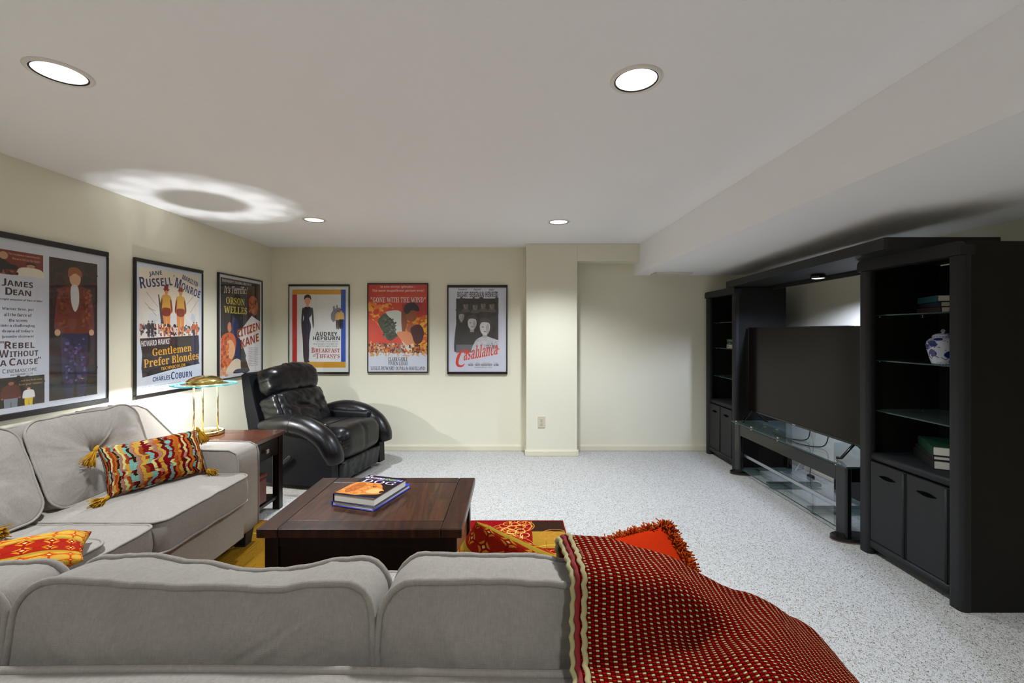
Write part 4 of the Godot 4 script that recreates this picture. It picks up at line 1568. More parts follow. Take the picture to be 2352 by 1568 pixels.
func poster_two(r: RandomNumberGenerator) -> Art:
	var a := Art.new(600, 880, rgb(204, 210, 222))
	a.fade(0.045, 0.035, 0.955, 0.62, rgb(228, 214, 190), rgb(222, 216, 212))
	a.dabs(r, 60, 0.06, 0.40, 0.94, 0.50, 0.05, [rgb(196, 200, 208), rgb(214, 210, 208), rgb(222, 216, 206)])
	var navy := rgb(24, 48, 104)
	a.word("JANE", 0.265, 0.070, 0.19, 0.042, navy, SANS, true, -0.20)
	a.capped("RUSSELL", 0.28, 0.130, 0.46, 0.085, navy, SANS, true, -0.17)
	a.word("MARILYN", 0.80, 0.082, 0.27, 0.042, navy, SANS, true, 0.26)
	a.capped("MONROE", 0.765, 0.150, 0.43, 0.085, navy, SANS, true, 0.26)
	for k in 5:
		var t := TAU * k / 5 - PI / 2
		a.poly([0.535 + 0.012 * cos(t), 0.062 + 0.009 * sin(t), 0.535 + 0.005 * cos(t + 1.2), 0.062 + 0.004 * sin(t + 1.2), 0.535 + 0.005 * cos(t - 1.2), 0.062 + 0.004 * sin(t - 1.2)], rgb(110, 60, 30))
	# two anonymous dancers in wine and gold
	for x in [0.42, 0.64]:
		plain_person(a, x, 0.175, 0.545, 0.165, rgb(70, 36, 18) if x < 0.5 else rgb(206, 150, 52), rgb(216, 140, 60), rgb(208, 158, 60), rgb(214, 134, 60))
		a.blob([x - 0.055, 0.335, x + 0.055, 0.335, x + 0.06, 0.385, x, 0.40, x - 0.06, 0.385], rgb(132, 42, 20))
		a.rect(x - 0.032, 0.150, x + 0.032, 0.182, rgb(138, 30, 22))
		a.rect(x - 0.048, 0.180, x + 0.048, 0.187, rgb(120, 26, 20))
		for sg in [-1, 1]:
			a.blob([x + sg * 0.072, 0.265, x + sg * 0.094, 0.34, x + sg * 0.082, 0.37, x + sg * 0.068, 0.34, x + sg * 0.058, 0.27], rgb(124, 40, 20))
	for v in [[0.14, 0.22, 0.30, 0.33], [0.12, 0.30, 0.28, 0.40], [0.72, 0.30, 0.88, 0.20], [0.80, 0.36, 0.94, 0.24], [0.16, 0.34, 0.26, 0.36]]:
		a.stroke(v, 0.004, rgb(96, 104, 124))
	# crowd along the horizon
	a.poly([0.30, 0.23, 0.315, 0.23, 0.385, 0.46, 0.34, 0.46], rgb(70, 66, 70))
	a.dabs(r, 170, 0.05, 0.47, 0.95, 0.555, 0.016, [rgb(40, 30, 34), rgb(186, 96, 44), rgb(150, 60, 36), rgb(226, 206, 190), rgb(70, 80, 110), rgb(206, 130, 90), rgb(60, 40, 30)])
	for k in 8:
		a.poly([0.22 + k * 0.02, 0.462, 0.23 + k * 0.02, 0.462, 0.235 + k * 0.02, 0.490, 0.222 + k * 0.02, 0.490], rgb(170, 56, 36) if k % 2 == 0 else rgb(232, 214, 196))
	for x in [0.17, 0.22, 0.86, 0.91]:
		plain_person(a, x, 0.44, 0.565, 0.05, rgb(40, 26, 20), rgb(196, 130, 90), rgb(56, 46, 52) if x < 0.5 else rgb(196, 96, 44), rgb(40, 34, 44) if x != 0.91 else rgb(206, 120, 60))
	# dark banner
	a.poly([0.055, 0.575, 0.945, 0.555, 0.955, 0.66, 0.945, 0.79, 0.965, 0.808, 0.50, 0.835, 0.09, 0.872, 0.075, 0.80, 0.085, 0.70], rgb(34, 24, 22))
	a.poly([0.82, 0.558, 0.90, 0.557, 0.91, 0.80, 0.84, 0.805], rgb(40, 34, 66))
	var gold := rgb(232, 166, 34)
	a.word("HOWARD HAWKS'", 0.275, 0.608, 0.40, 0.045, rgb(224, 220, 216), SANS, true, -0.06)
	a.word("Gentlemen", 0.52, 0.672, 0.60, 0.062, gold, SERIF, true, -0.055)
	a.word("Prefer Blondes", 0.525, 0.750, 0.84, 0.068, gold, SERIF, true, -0.055)
	a.word("TECHNICOLOR", 0.53, 0.812, 0.38, 0.026, gold, SANS, true, -0.055)
	a.word("CHARLES", 0.35, 0.895, 0.25, 0.036, navy, SANS, true)
	a.capped("COBURN", 0.66, 0.885, 0.34, 0.064, navy, SANS, true)
	a.word("co-starring", 0.36, 0.868, 0.14, 0.010, rgb(90, 96, 120), SANS, false)
	a.word("ELLIOTT REID . TOMMY NOONAN . GEORGE WINSLOW", 0.36, 0.946, 0.56, 0.009, rgb(70, 74, 90), SANS, false)
	a.word("screen play by CHARLES LEDERER", 0.36, 0.962, 0.56, 0.009, rgb(70, 74, 90), SANS, false)
	a.grain(r, 5)
	return a


func poster_three(r: RandomNumberGenerator) -> Art:
	var a := Art.new(560, 800, rgb(206, 206, 208))
	a.rect(0.035, 0.030, 0.965, 0.965, rgb(34, 25, 20))
	# pale coat across the middle, anonymous heads round it
	a.poly([0.74, 0.38, 0.965, 0.44, 0.965, 0.965, 0.52, 0.965, 0.60, 0.80, 0.50, 0.66, 0.40, 0.58], rgb(224, 222, 220))
	a.blob([0.63, 0.16, 0.70, 0.08, 0.85, 0.06, 0.95, 0.14, 0.95, 0.30, 0.88, 0.38, 0.76, 0.36, 0.66, 0.27], rgb(64, 30, 14))
	a.blob([0.67, 0.22, 0.74, 0.17, 0.86, 0.19, 0.90, 0.28, 0.85, 0.37, 0.76, 0.355, 0.69, 0.30], rgb(182, 98, 44))
	a.dabs(r, 60, 0.69, 0.22, 0.87, 0.34, 0.02, [rgb(196, 116, 58), rgb(160, 80, 36), rgb(122, 56, 24)], 0.9)
	a.blob([0.10, 0.44, 0.20, 0.42, 0.27, 0.50, 0.25, 0.58, 0.14, 0.60, 0.08, 0.52], rgb(28, 22, 22))
	a.oval(0.225, 0.505, 0.045, 0.05, rgb(206, 128, 84))
	a.blob([0.26, 0.44, 0.40, 0.43, 0.44, 0.62, 0.46, 0.84, 0.36, 0.80, 0.30, 0.62], rgb(30, 42, 88))
	a.blob([0.04, 0.64, 0.12, 0.57, 0.26, 0.56, 0.36, 0.62, 0.36, 0.72, 0.24, 0.88, 0.10, 0.93, 0.04, 0.90], rgb(206, 92, 26))
	a.blob([0.16, 0.66, 0.26, 0.63, 0.34, 0.70, 0.33, 0.78, 0.25, 0.82, 0.17, 0.76], rgb(232, 172, 116))
	a.dabs(r, 90, 0.05, 0.58, 0.20, 0.92, 0.022, [rgb(226, 122, 40), rgb(176, 66, 18), rgb(214, 102, 30), rgb(150, 54, 20)], 1.0)
	a.dabs(r, 26, 0.05, 0.90, 0.34, 0.96, 0.03, [rgb(226, 160, 110), rgb(216, 140, 90)])
	a.blob([0.16, 0.96, 0.24, 0.86, 0.38, 0.82, 0.50, 0.86, 0.56, 0.965], rgb(226, 208, 184))
	a.blob([0.48, 0.80, 0.56, 0.80, 0.66, 0.92, 0.68, 0.965, 0.50, 0.965], rgb(34, 28, 30))
	a.blob([0.34, 0.935, 0.44, 0.925, 0.54, 0.94, 0.60, 0.965, 0.32, 0.965], rgb(30, 34, 66))
	var pale := rgb(216, 212, 206)
	a.word("EVERYBODY'S TALKING ABOUT IT!", 0.40, 0.058, 0.66, 0.026, pale, SANS, true)
	a.word("It's Terrific!", 0.37, 0.130, 0.52, 0.075, pale, SERIF, true, -0.06, 0.25)
	a.word("ORSON", 0.36, 0.245, 0.42, 0.068, rgb(224, 204, 62), SERIF, true)
	a.word("WELLES", 0.365, 0.335, 0.52, 0.068, rgb(224, 204, 62), SERIF, true)
	for q in [[0.008, 0.007, rgb(222, 160, 44)], [0.0, 0.0, rgb(150, 30, 18)]]:
		a.word("CITIZEN", 0.665 + q[0], 0.525 + q[1], 0.58, 0.085, q[2], SANS, true, -0.22, 0.12)
		a.word("KANE", 0.70 + q[0], 0.640 + q[1], 0.46, 0.085, q[2], SANS, true, -0.22, 0.12)
	var cast := ["The Mercury Actors", "JOSEPH COTTEN", "DOROTHY COMINGORE", "EVERETT SLOANE", "RAY COLLINS", "GEORGE COULOURIS", "AGNES MOOREHEAD", "PAUL STEWART", "RUTH WARRICK", "ERSKINE SANFORD", "WILLIAM ALLAND"]
	for k in cast.size():
		a.word(cast[k], 0.785, 0.722 + 0.0185 * k, 0.24, 0.010, rgb(92, 66, 84), SANS, false)
	a.grain(r, 5)
	return a


func poster_four(r: RandomNumberGenerator) -> Art:
	var a := Art.new(560, 824, rgb(214, 214, 208))
	var gold := rgb(206, 146, 20)
	a.rect(0.050, 0.038, 0.875, 0.095, gold)
	a.rect(0.050, 0.095, 0.132, 0.882, rgb(186, 30, 12))
	a.rect(0.870, 0.038, 0.950, 0.882, rgb(34, 76, 168))
	a.rect(0.050, 0.882, 0.950, 0.950, gold)
	a.rect(0.132, 0.095, 0.870, 0.882, rgb(218, 218, 214))
	# an anonymous tall figure in a long dark dress
	a.blob([0.255, 0.245, 0.36, 0.245, 0.375, 0.33, 0.335, 0.375, 0.365, 0.47, 0.335, 0.62, 0.325, 0.86, 0.245, 0.86, 0.225, 0.62, 0.205, 0.47, 0.245, 0.375, 0.235, 0.33], rgb(30, 26, 44))
	a.dabs(r, 50, 0.26, 0.42, 0.33, 0.66, 0.016, [rgb(42, 34, 84), rgb(34, 28, 60), rgb(28, 24, 40)], 1.5)
	a.oval(0.307, 0.165, 0.048, 0.048, rgb(216, 154, 108))
	a.blob([0.25, 0.16, 0.255, 0.115, 0.307, 0.095, 0.36, 0.115, 0.365, 0.16, 0.335, 0.135, 0.28, 0.135], rgb(40, 30, 26))
	a.rect(0.288, 0.205, 0.328, 0.245, rgb(216, 154, 108))
	for sg in [-1, 1]:
		a.blob([0.307 + sg * 0.066, 0.25, 0.307 + sg * 0.092, 0.27, 0.307 + sg * 0.106, 0.42, 0.307 + sg * 0.096, 0.49, 0.307 + sg * 0.080, 0.42, 0.307 + sg * 0.070, 0.30], rgb(34, 32, 38))
	a.oval(0.27, 0.872, 0.026, 0.012, rgb(30, 28, 32))
	a.oval(0.315, 0.875, 0.026, 0.012, rgb(30, 28, 32))
	# small grey blocks and a pair in tan coats
	a.poly([0.70, 0.32, 0.735, 0.28, 0.735, 0.23, 0.765, 0.23, 0.765, 0.26, 0.79, 0.26, 0.79, 0.22, 0.815, 0.22, 0.815, 0.25, 0.86, 0.25, 0.86, 0.34, 0.78, 0.40, 0.74, 0.42, 0.70, 0.38], rgb(120, 118, 124))
	plain_person(a, 0.815, 0.285, 0.495, 0.085, rgb(40, 30, 24), rgb(204, 156, 110), rgb(206, 162, 92), rgb(58, 48, 44))
	plain_person(a, 0.872, 0.270, 0.490, 0.095, rgb(30, 24, 22), rgb(204, 156, 110), rgb(214, 170, 96), rgb(34, 30, 32))
	var ink := rgb(24, 24, 26)
	a.word("AUDREY", 0.625, 0.555, 0.365, 0.046, ink, SANS, true)
	a.word("HEPBURN", 0.625, 0.605, 0.455, 0.046, ink, SANS, true)
	a.word("PLAYS THAT DARING, DARLING", 0.64, 0.647, 0.36, 0.018, rgb(96, 98, 112), SANS, false)
	a.word("HOLLY GOLIGHTLY TO A NEW HIGH", 0.61, 0.673, 0.42, 0.018, rgb(96, 98, 112), SANS, false)
	a.word("IN ENTERTAINMENT DELIGHT!", 0.65, 0.699, 0.34, 0.018, rgb(96, 98, 112), SANS, false)
	var red := rgb(164, 22, 34)
	a.capped("BREAKFAST", 0.61, 0.745, 0.48, 0.060, red, SERIF, true)
	a.word("AT", 0.415, 0.808, 0.050, 0.028, red, SERIF, true)
	a.capped("TIFFANY'S", 0.645, 0.812, 0.40, 0.058, red, SERIF, true)
	a.word("a JUROW-SHEPHERD production", 0.76, 0.848, 0.14, 0.010, rgb(110, 110, 120), SANS, false)
	a.grain(r, 4)
	return a


func poster_five(r: RandomNumberGenerator) -> Art:
	var a := Art.new(560, 840, rgb(198, 50, 22))
	a.fade(0, 0, 1, 0.80, rgb(196, 44, 26), rgb(214, 92, 28))
	a.dabs(r, 200, 0.0, 0.22, 0.40, 0.70, 0.04, [rgb(212, 72, 22), rgb(226, 120, 30), rgb(196, 48, 22), rgb(236, 160, 40)], 1.0)
	a.dabs(r, 240, 0.62, 0.34, 1.0, 0.78, 0.045, [rgb(226, 150, 36), rgb(232, 176, 44), rgb(212, 100, 26), rgb(196, 70, 24)], 1.1)
	a.dabs(r, 90, 0.60, 0.20, 1.0, 0.34, 0.05, [rgb(176, 40, 50), rgb(190, 44, 34), rgb(160, 36, 56)])
	# two anonymous leaning figures as broad colour masses
	a.blob([0.0, 0.42, 0.10, 0.42, 0.20, 0.50, 0.30, 0.62, 0.42, 0.60, 0.54, 0.58, 0.60, 0.72, 0.50, 0.72, 0.20, 0.68, 0.0, 0.62], rgb(214, 66, 48))
	a.blob([0.16, 0.42, 0.26, 0.34, 0.40, 0.30, 0.52, 0.31, 0.60, 0.40, 0.56, 0.54, 0.44, 0.62, 0.34, 0.64, 0.24, 0.54], rgb(74, 78, 60))
	a.blob([0.30, 0.33, 0.40, 0.30, 0.54, 0.31, 0.62, 0.42, 0.56, 0.55, 0.47, 0.56, 0.44, 0.44], rgb(206, 206, 196))
	a.dabs(r, 70, 0.26, 0.38, 0.46, 0.60, 0.018, [rgb(90, 98, 84), rgb(66, 62, 40), rgb(110, 116, 104), rgb(52, 60, 58)], 1.2)
	a.blob([0.56, 0.33, 0.62, 0.31, 0.66, 0.40, 0.63, 0.52, 0.57, 0.52], rgb(132, 62, 34))
	a.oval(0.73, 0.355, 0.095, 0.075, rgb(150, 76, 44))
	a.blob([0.60, 0.30, 0.64, 0.23, 0.76, 0.21, 0.85, 0.26, 0.85, 0.31, 0.74, 0.295, 0.66, 0.34], rgb(40, 24, 38))
	a.oval(0.72, 0.50, 0.075, 0.055, rgb(174, 90, 60))
	a.blob([0.72, 0.50, 0.86, 0.46, 0.94, 0.54, 0.90, 0.66, 0.80, 0.68, 0.74, 0.60], rgb(74, 30, 34))
	a.blob([0.48, 0.56, 0.60, 0.54, 0.72, 0.56, 0.76, 0.66, 0.72, 0.71, 0.62, 0.68], rgb(224, 142, 92))
	a.blob([0.56, 0.64, 0.66, 0.70, 0.76, 0.68, 0.75, 0.76, 0.68, 0.77, 0.62, 0.71], rgb(222, 206, 190))
	a.dabs(r, 220, 0.0, 0.68, 0.62, 0.80, 0.018, [rgb(190, 96, 40), rgb(92, 44, 28), rgb(214, 150, 70), rgb(150, 130, 110), rgb(70, 56, 50), rgb(200, 190, 180)])
	a.dabs(r, 120, 0.70, 0.70, 1.0, 0.82, 0.018, [rgb(206, 110, 30), rgb(110, 46, 22), rgb(70, 34, 22), rgb(222, 160, 50)])
	a.rect(0, 0.805, 1, 1, rgb(204, 206, 216))
	a.dabs(r, 120, 0.0, 0.79, 1.0, 0.812, 0.02, [rgb(204, 206, 216), rgb(206, 150, 80), rgb(204, 206, 216)])
	var pale := rgb(226, 208, 196)
	a.word("In new screen splendor...", 0.50, 0.030, 0.60, 0.032, pale, SERIF, true)
	a.word("The most magnificent picture ever!", 0.505, 0.075, 0.88, 0.034, pale, SERIF, true)
	a.word("DAVID O. SELZNICK'S", 0.31, 0.128, 0.28, 0.022, rgb(206, 116, 40), SANS, false)
	a.word("PRODUCTION OF MARGARET MITCHELL'S", 0.64, 0.131, 0.36, 0.014, rgb(206, 116, 40), SANS, false)
	a.word("\"GONE WITH THE WIND\"", 0.505, 0.178, 0.93, 0.058, rgb(232, 222, 216), SERIF, true)
	var ink := rgb(40, 36, 40)
	a.word("CLARK GABLE", 0.50, 0.855, 0.33, 0.042, ink, SERIF, true)
	a.word("VIVIEN LEIGH", 0.50, 0.905, 0.33, 0.042, ink, SERIF, true)
	a.word("LESLIE HOWARD", 0.24, 0.960, 0.40, 0.042, ink, SERIF, true)
	a.word("OLIVIA de HAVILLAND", 0.71, 0.960, 0.49, 0.042, ink, SERIF, true)
	a.grain(r, 5)
	return a


func poster_six(r: RandomNumberGenerator) -> Art:
	var a := Art.new(560, 824, rgb(206, 206, 218))
	var ink := rgb(24, 22, 26)
	var heads := [["Humphrey", 0.245, 0.155], ["Ingrid", 0.495, 0.115], ["Paul", 0.745, 0.090]]
	for q in heads:
		a.word(q[0], q[1], 0.025, q[2], 0.024, ink, SERIF, true, 0.0, 0.3)
	a.word("BOGART", 0.250, 0.082, 0.19, 0.066, ink, SANS, true)
	a.word("BERGMAN", 0.490, 0.082, 0.245, 0.066, ink, SANS, true)
	a.word("HENREID", 0.748, 0.082, 0.215, 0.066, ink, SANS, true)
	a.oval(0.356, 0.082, 0.006, 0.004, ink)
	a.oval(0.628, 0.082, 0.006, 0.004, ink)
	# grey picture of anonymous heads above pale coats
	a.fade(0.135, 0.130, 0.865, 0.780, rgb(48, 42, 40), rgb(66, 60, 62))
	a.dabs(r, 220, 0.15, 0.14, 0.85, 0.76, 0.04, [rgb(52, 46, 46), rgb(40, 36, 38), rgb(62, 56, 56)])
	for q in [[0.30, 0.20], [0.46, 0.21], [0.60, 0.195], [0.75, 0.20]]:
		a.blob([q[0] - 0.07, q[1] + 0.09, q[0] - 0.04, q[1] + 0.05, q[0] + 0.04, q[1] + 0.05, q[0] + 0.07, q[1] + 0.09], rgb(92, 84, 80))
		a.oval(q[0], q[1] + 0.015, 0.042, 0.042, rgb(128, 116, 108))
		a.oval(q[0], q[1] - 0.018, 0.046, 0.020, rgb(52, 44, 42))
		a.oval(q[0] + 0.012, q[1] + 0.02, 0.018, 0.026, rgb(104, 94, 88))
	for q in [[0.225, 0.345, 0.060, 168], [0.41, 0.42, 0.095, 202], [0.63, 0.47, 0.11, 214]]:
		var g: float = q[3]
		a.blob([q[0] - q[2] * 1.9, 0.78, q[0] - q[2] * 1.5, q[1] + q[2] * 1.5, q[0] - q[2] * 0.4, q[1] + q[2] * 1.0, q[0] + q[2] * 0.4, q[1] + q[2] * 1.0, q[0] + q[2] * 1.6, q[1] + q[2] * 1.5, q[0] + q[2] * 2.0, 0.78], rgb(g * 0.28, g * 0.27, g * 0.28) if q[0] < 0.6 else rgb(198, 196, 200))
		a.rect(q[0] - q[2] * 0.35, q[1] + q[2] * 0.3, q[0] + q[2] * 0.35, q[1] + q[2] * 1.15, rgb(g * 0.82, g * 0.80, g * 0.79))
		a.oval(q[0], q[1], q[2] * 0.80, q[2] * 0.86, rgb(g, g * 0.98, g * 0.97))
		a.blob([q[0] - q[2] * 0.90, q[1], q[0] - q[2] * 0.85, q[1] - q[2] * 0.75, q[0], q[1] - q[2] * 1.0, q[0] + q[2] * 0.85, q[1] - q[2] * 0.75, q[0] + q[2] * 0.92, q[1] + q[2] * 0.1, q[0] + q[2] * 0.6, q[1] - q[2] * 0.45, q[0] - q[2] * 0.5, q[1] - q[2] * 0.5], rgb(74, 68, 66))
		for sg in [-1, 1]:
			a.oval(q[0] + sg * q[2] * 0.32, q[1] - q[2] * 0.02, q[2] * 0.17, q[2] * 0.05, rgb(96, 90, 88))
		a.oval(q[0] + q[2] * 0.42, q[1] + q[2] * 0.2, q[2] * 0.25, q[2] * 0.55, rgb(g * 0.84, g * 0.82, g * 0.81))
		a.oval(q[0], q[1] + q[2] * 0.48, q[2] * 0.2, q[2] * 0.055, rgb(110, 100, 98))
	a.dabs(r, 120, 0.50, 0.62, 0.85, 0.76, 0.03, [rgb(196, 194, 198), rgb(182, 180, 184), rgb(206, 204, 208)])
	a.rect(0, 0.765, 0.135, 1, rgb(206, 206, 218))
	a.rect(0.865, 0.1, 1, 1, rgb(206, 206, 218))
	for k in 26:
		a.im.fill_rect(Rect2i(int(0.135 * 560), 560 + k * 4, int(0.73 * 560), 4 if k > 18 else 1), rgb(206, 206, 218))
	a.rect(0.135, 0.775, 0.865, 1.0, rgb(206, 206, 218))
	a.word("A", 0.75, 0.665, 0.018, 0.018, ink, SANS, true)
	a.word("HAL B. WALLIS", 0.75, 0.690, 0.19, 0.018, ink, SANS, true)
	a.word("PRODUCTION", 0.75, 0.715, 0.19, 0.018, ink, SANS, true)
	var red := rgb(216, 58, 34)
	a.word("C", 0.225, 0.838, 0.17, 0.215, red, SERIF, true, 0.12, 0.20)
	a.word("asablanca", 0.565, 0.755, 0.60, 0.150, red, SERIF, true, -0.19, 0.30)
	a.word("\"", 0.15, 0.778, 0.025, 0.02, red, SANS, true)
	a.word("\"", 0.865, 0.73, 0.025, 0.02, red, SANS, true)
	for q in [["CLAUDE", "RAINS", 0.385, 0.085], ["CONRAD", "VEIDT", 0.502, 0.085], ["SYDNEY", "GREENSTREET", 0.655, 0.185], ["PETER", "LORRE", 0.825, 0.085]]:
		a.word(q[0], q[2], 0.895, q[3] * 0.6, 0.008, rgb(110, 90, 60), SANS, false)
		a.word(q[1], q[2], 0.918, q[3], 0.026, ink, SANS, true)
	for x in [0.444, 0.555, 0.765]:
		a.oval(x, 0.918, 0.005, 0.0035, ink)
	a.word("Directed by MICHAEL CURTIZ", 0.60, 0.948, 0.30, 0.013, ink, SANS, false)
	a.grain(r, 4)
	return a


# ---------------------------------------------------------------- cushions, throw, rug

# stuffed pillow in x, y: corners stand out, middle swells along z
func pillow_shape(w: float, h: float, t: float, pinch: float, sd: float, n := 28) -> SurfaceTool:
	var st := S(true)
	for sg in [-1, 1]:
		grid(st, n, n, func(u: float, v: float) -> Vector3:
			var x := sin((u - 0.5) * PI)
			var y := sin((0.5 - v) * PI)
			var q := Vector3(w / 2 * x * (1.0 - pinch * (1.0 - y * y)), h / 2 * y * (1.0 - pinch * (1.0 - x * x)), 0)
			var e := maxf(0.0, (1.0 - x * x) * (1.0 - y * y))
			q.z = sg * (t / 2 * pow(e, 0.42) + 0.010 * pow(e, 0.3) * nz(Vector3(q.x, q.y, sg * 2.0 + sd), 9.0))
			q.y += 0.006 * nz(Vector3(q.x, sd, 0), 7.0) * (1 - e)
			return q, Vector3.ZERO)
	return st


func strands(st: SurfaceTool, root: Vector3, dir: Vector3, length: float, spread: float, n: int, thick: float, droop: float, r: RandomNumberGenerator) -> void:
	for k in n:
		var d := (dir + Vector3(r.randf_range(-1, 1), r.randf_range(-1, 1), r.randf_range(-1, 1)) * spread).normalized()
		var l := length * r.randf_range(0.75, 1.1)
		var pts := []
		for i in 5:
			var q := i / 4.0
			pts.append(root + d * l * q + Vector3(0, -droop * q * q, 0) + Vector3(r.randf_range(-1, 1), r.randf_range(-1, 1), r.randf_range(-1, 1)) * 0.0022 * q)
		tube(st, pts, thick, 4)


func tassel(parent: Node, at: Vector3, dir: Vector3, r: RandomNumberGenerator, droop := 0.01) -> void:
	var st := S(true)
	strands(st, at, dir, 0.075, 0.34, 110, 0.0016, droop, r)
	tube(st, [at - dir * 0.016, at - dir * 0.006, at + dir * 0.006, at + dir * 0.016], [0.003, 0.0085, 0.0095, 0.006], 10)
	obj("tassel", st, M.gold_thread, parent)


func build_soft_things() -> void:
	var r := RandomNumberGenerator.new()
	r.seed = 21
	# woven stripes in ikat colours
	var pal := [rgb(112, 14, 20), rgb(44, 26, 18), rgb(196, 146, 48), rgb(198, 192, 124), rgb(112, 164, 150), rgb(176, 92, 30), rgb(158, 112, 96), rgb(112, 14, 20), rgb(150, 60, 26)]
	var ikat := func(x, y):
		var wob: float = seam(x * 0.5, y, 0.012, 512) * 22.0
		var g: float = (x + wob) / 13.0
		var k := int(floor(g))
		var f := g - k
		var cut: float = seam(k * 37.0, y * 1.0, 0.010, 512)
		var id: int = posmod(k * 5 + (3 if cut > 0.12 else 0) + (k / 3), pal.size())
		var c: Color = pal[id]
		if f > 0.80 and (y / 4) % 2 == 0:
			c = pal[posmod(id + 2, pal.size())]
		var shade: float = 0.92 + 0.14 * seam(x * 3, y * 3, 0.09, 512)
		return Color(c.r * shade, c.g * shade, c.b * shade)
	M.ikat = mat(Color.WHITE, 0.85)
	M.ikat.albedo_texture = tex(512, 512, ikat)
	bump(M.ikat, noise_tex(0.16, 512, 31, 2), 0.12)
	for k in 2:
		var label := "striped red, gold and teal lumbar pillow with gold tassels on the left sofa" if k == 0 else "tasselled pillow at the left picture edge of which one gold tassel shows"
		var o := thing("tassel_pillow", label, "pillow", Vector3(-1.775, 0.462, -2.19) if k == 0 else Vector3(-2.00, 0.485, -1.36))
		o.rotation.y = 1.13 if k == 0 else 1.5
		var lean := Basis(Vector3.RIGHT, -0.42 if k == 0 else -1.35)
		var pil := obj("cover", pillow_shape(0.425, 0.235, 0.13, 0.05, 3.0 + k), M.ikat, o)
		pil.transform = Transform3D(lean, Vector3(0, 0.118 if k == 0 else 0.05, 0))
		for c in [[-1, 1, Vector3(-0.55, -0.8, 0.3)], [1, 1, Vector3(0.35, -0.9, 0.25)], [-1, -1, Vector3(-0.8, -0.12, 0.5)], [1, -1, Vector3(-0.2, -0.10, 0.9)]]:
			var p: Vector3 = pil.transform * Vector3(c[0] * 0.211, c[1] * 0.116, 0)
			p.y = maxf(p.y, 0.014)
			tassel(o, p + Vector3(c[0] * 0.006, 0, 0.004), (c[2] as Vector3).normalized(), r, 0.006 if c[1] > 0 else 0.0)
	# orange and yellow star weave
	var weave := func(x, y):
		var u: float = fposmod(x / 64.0, 1.0) - 0.5
		var v: float = fposmod(y / 64.0, 1.0) - 0.5
		var d: float = absf(u) + absf(v)
		var band: bool = (int(y) / 128) % 2 == 0
		var c := rgb(206, 132, 34)
		if d < 0.10:
			c = rgb(214, 200, 120)
		elif d < 0.24 or (absf(u) < 0.05 or absf(v) < 0.05):
			c = rgb(150, 24, 16) if band else rgb(196, 66, 20)
		elif d > 0.42:
			c = rgb(160, 34, 18) if band else rgb(206, 160, 60)
		if int(y) % 128 < 14:
			c = rgb(172, 140, 44)
		var shade: float = 0.88 + 0.12 * sin(x * 1.57) * sin(y * 1.57)
		return Color(c.r * shade, c.g * shade, c.b * shade)
	M.star = mat(Color.WHITE, 0.88)
	M.star.albedo_texture = tex(512, 512, weave)
	M.star.uv1_scale = Vector3(1.0, 1.0, 1.0)
	bump(M.star, noise_tex(0.2, 512, 33, 2), 0.12)
	var o := thing("patterned_pillow", "orange and yellow woven pillow on the corner seat at the lower left", "pillow", Vector3(-1.525, 0.482, -1.335), 0.2)
	var pil := obj("cover", pillow_shape(0.34, 0.30, 0.10, 0.06, 8.0), M.star, o)
	pil.transform = Transform3D(Basis(Vector3.RIGHT, -1.64) * Basis(Vector3(0, 0, 1), 0.5), Vector3(0, 0.046, 0))
	var st := S(true)
	for k in 8:
		strands(st, pil.transform * Vector3(-0.165 - 0.001 * k, 0.13 - 0.01 * k, 0), Vector3(-0.7, -0.2, 0.3), 0.045, 0.6, 6, 0.0012, 0.01, r)
	obj("fringe", st, M.crimson, o).set_meta("kind", "stuff")
	o = thing("patterned_pillow", "red and yellow woven pillow whose corner shows between foreground sofa and throw", "pillow", Vector3(-0.02, 0.462, -0.98), 0.15)
	pil = obj("cover", pillow_shape(0.36, 0.36, 0.12, 0.06, 9.0), M.star, o)
	pil.transform = Transform3D(Basis(Vector3.RIGHT, 0.35) * Basis(Vector3(0, 0, 1), -0.52), Vector3(0, 0.145, 0))
	st = S(true)
	for k in 9:
		strands(st, pil.transform * Vector3(0.175 - 0.003 * k, 0.175 - 0.014 * k, 0), Vector3(0.8, 0.2, 0.2), 0.05, 0.6, 5, 0.0012, 0.016, r)
	obj("fringe", st, M.crimson, o).set_meta("kind", "stuff")
	# plain rust pillow with a shaggy edge, leaning on the sofa arm
	M.rust = bump(tri(mat(rgb(150, 34, 6), 0.9), 5.0), noise_tex(0.2, 512, 35, 2), 0.08)
	o = thing("fringed_pillow", "bright orange red pillow with shaggy rust fringe behind the checked throw", "pillow", Vector3(0.335, 0.455, -1.17), -0.12)
	pil = obj("cover", pillow_shape(0.30, 0.30, 0.13, 0.05, 12.0), M.rust, o)
	pil.transform = Transform3D(Basis(Vector3.RIGHT, -0.98) * Basis(Vector3(0, 0, 1), 0.30), Vector3(0, 0.080, 0))
	st = S(true)
	for k in 44:
		var q := k / 43.0
		var c := Vector3(0.148, lerpf(0.142, 0.0, (k - 20) / 23.0), 0.0)
		if k < 20:
			c = Vector3(lerpf(-0.03, 0.148, k / 19.0), 0.132 + 0.01 * (k / 19.0), 0)
		strands(st, pil.transform * c, pil.basis * Vector3(0.5 if k >= 20 else 0.15, 0.4, 0.35), 0.042, 0.75, 16, 0.0020, 0.012, r)
	obj("fringe", st, M.rust_thread, o).set_meta("kind", "stuff")
	build_throw(r)
	build_rug(r)


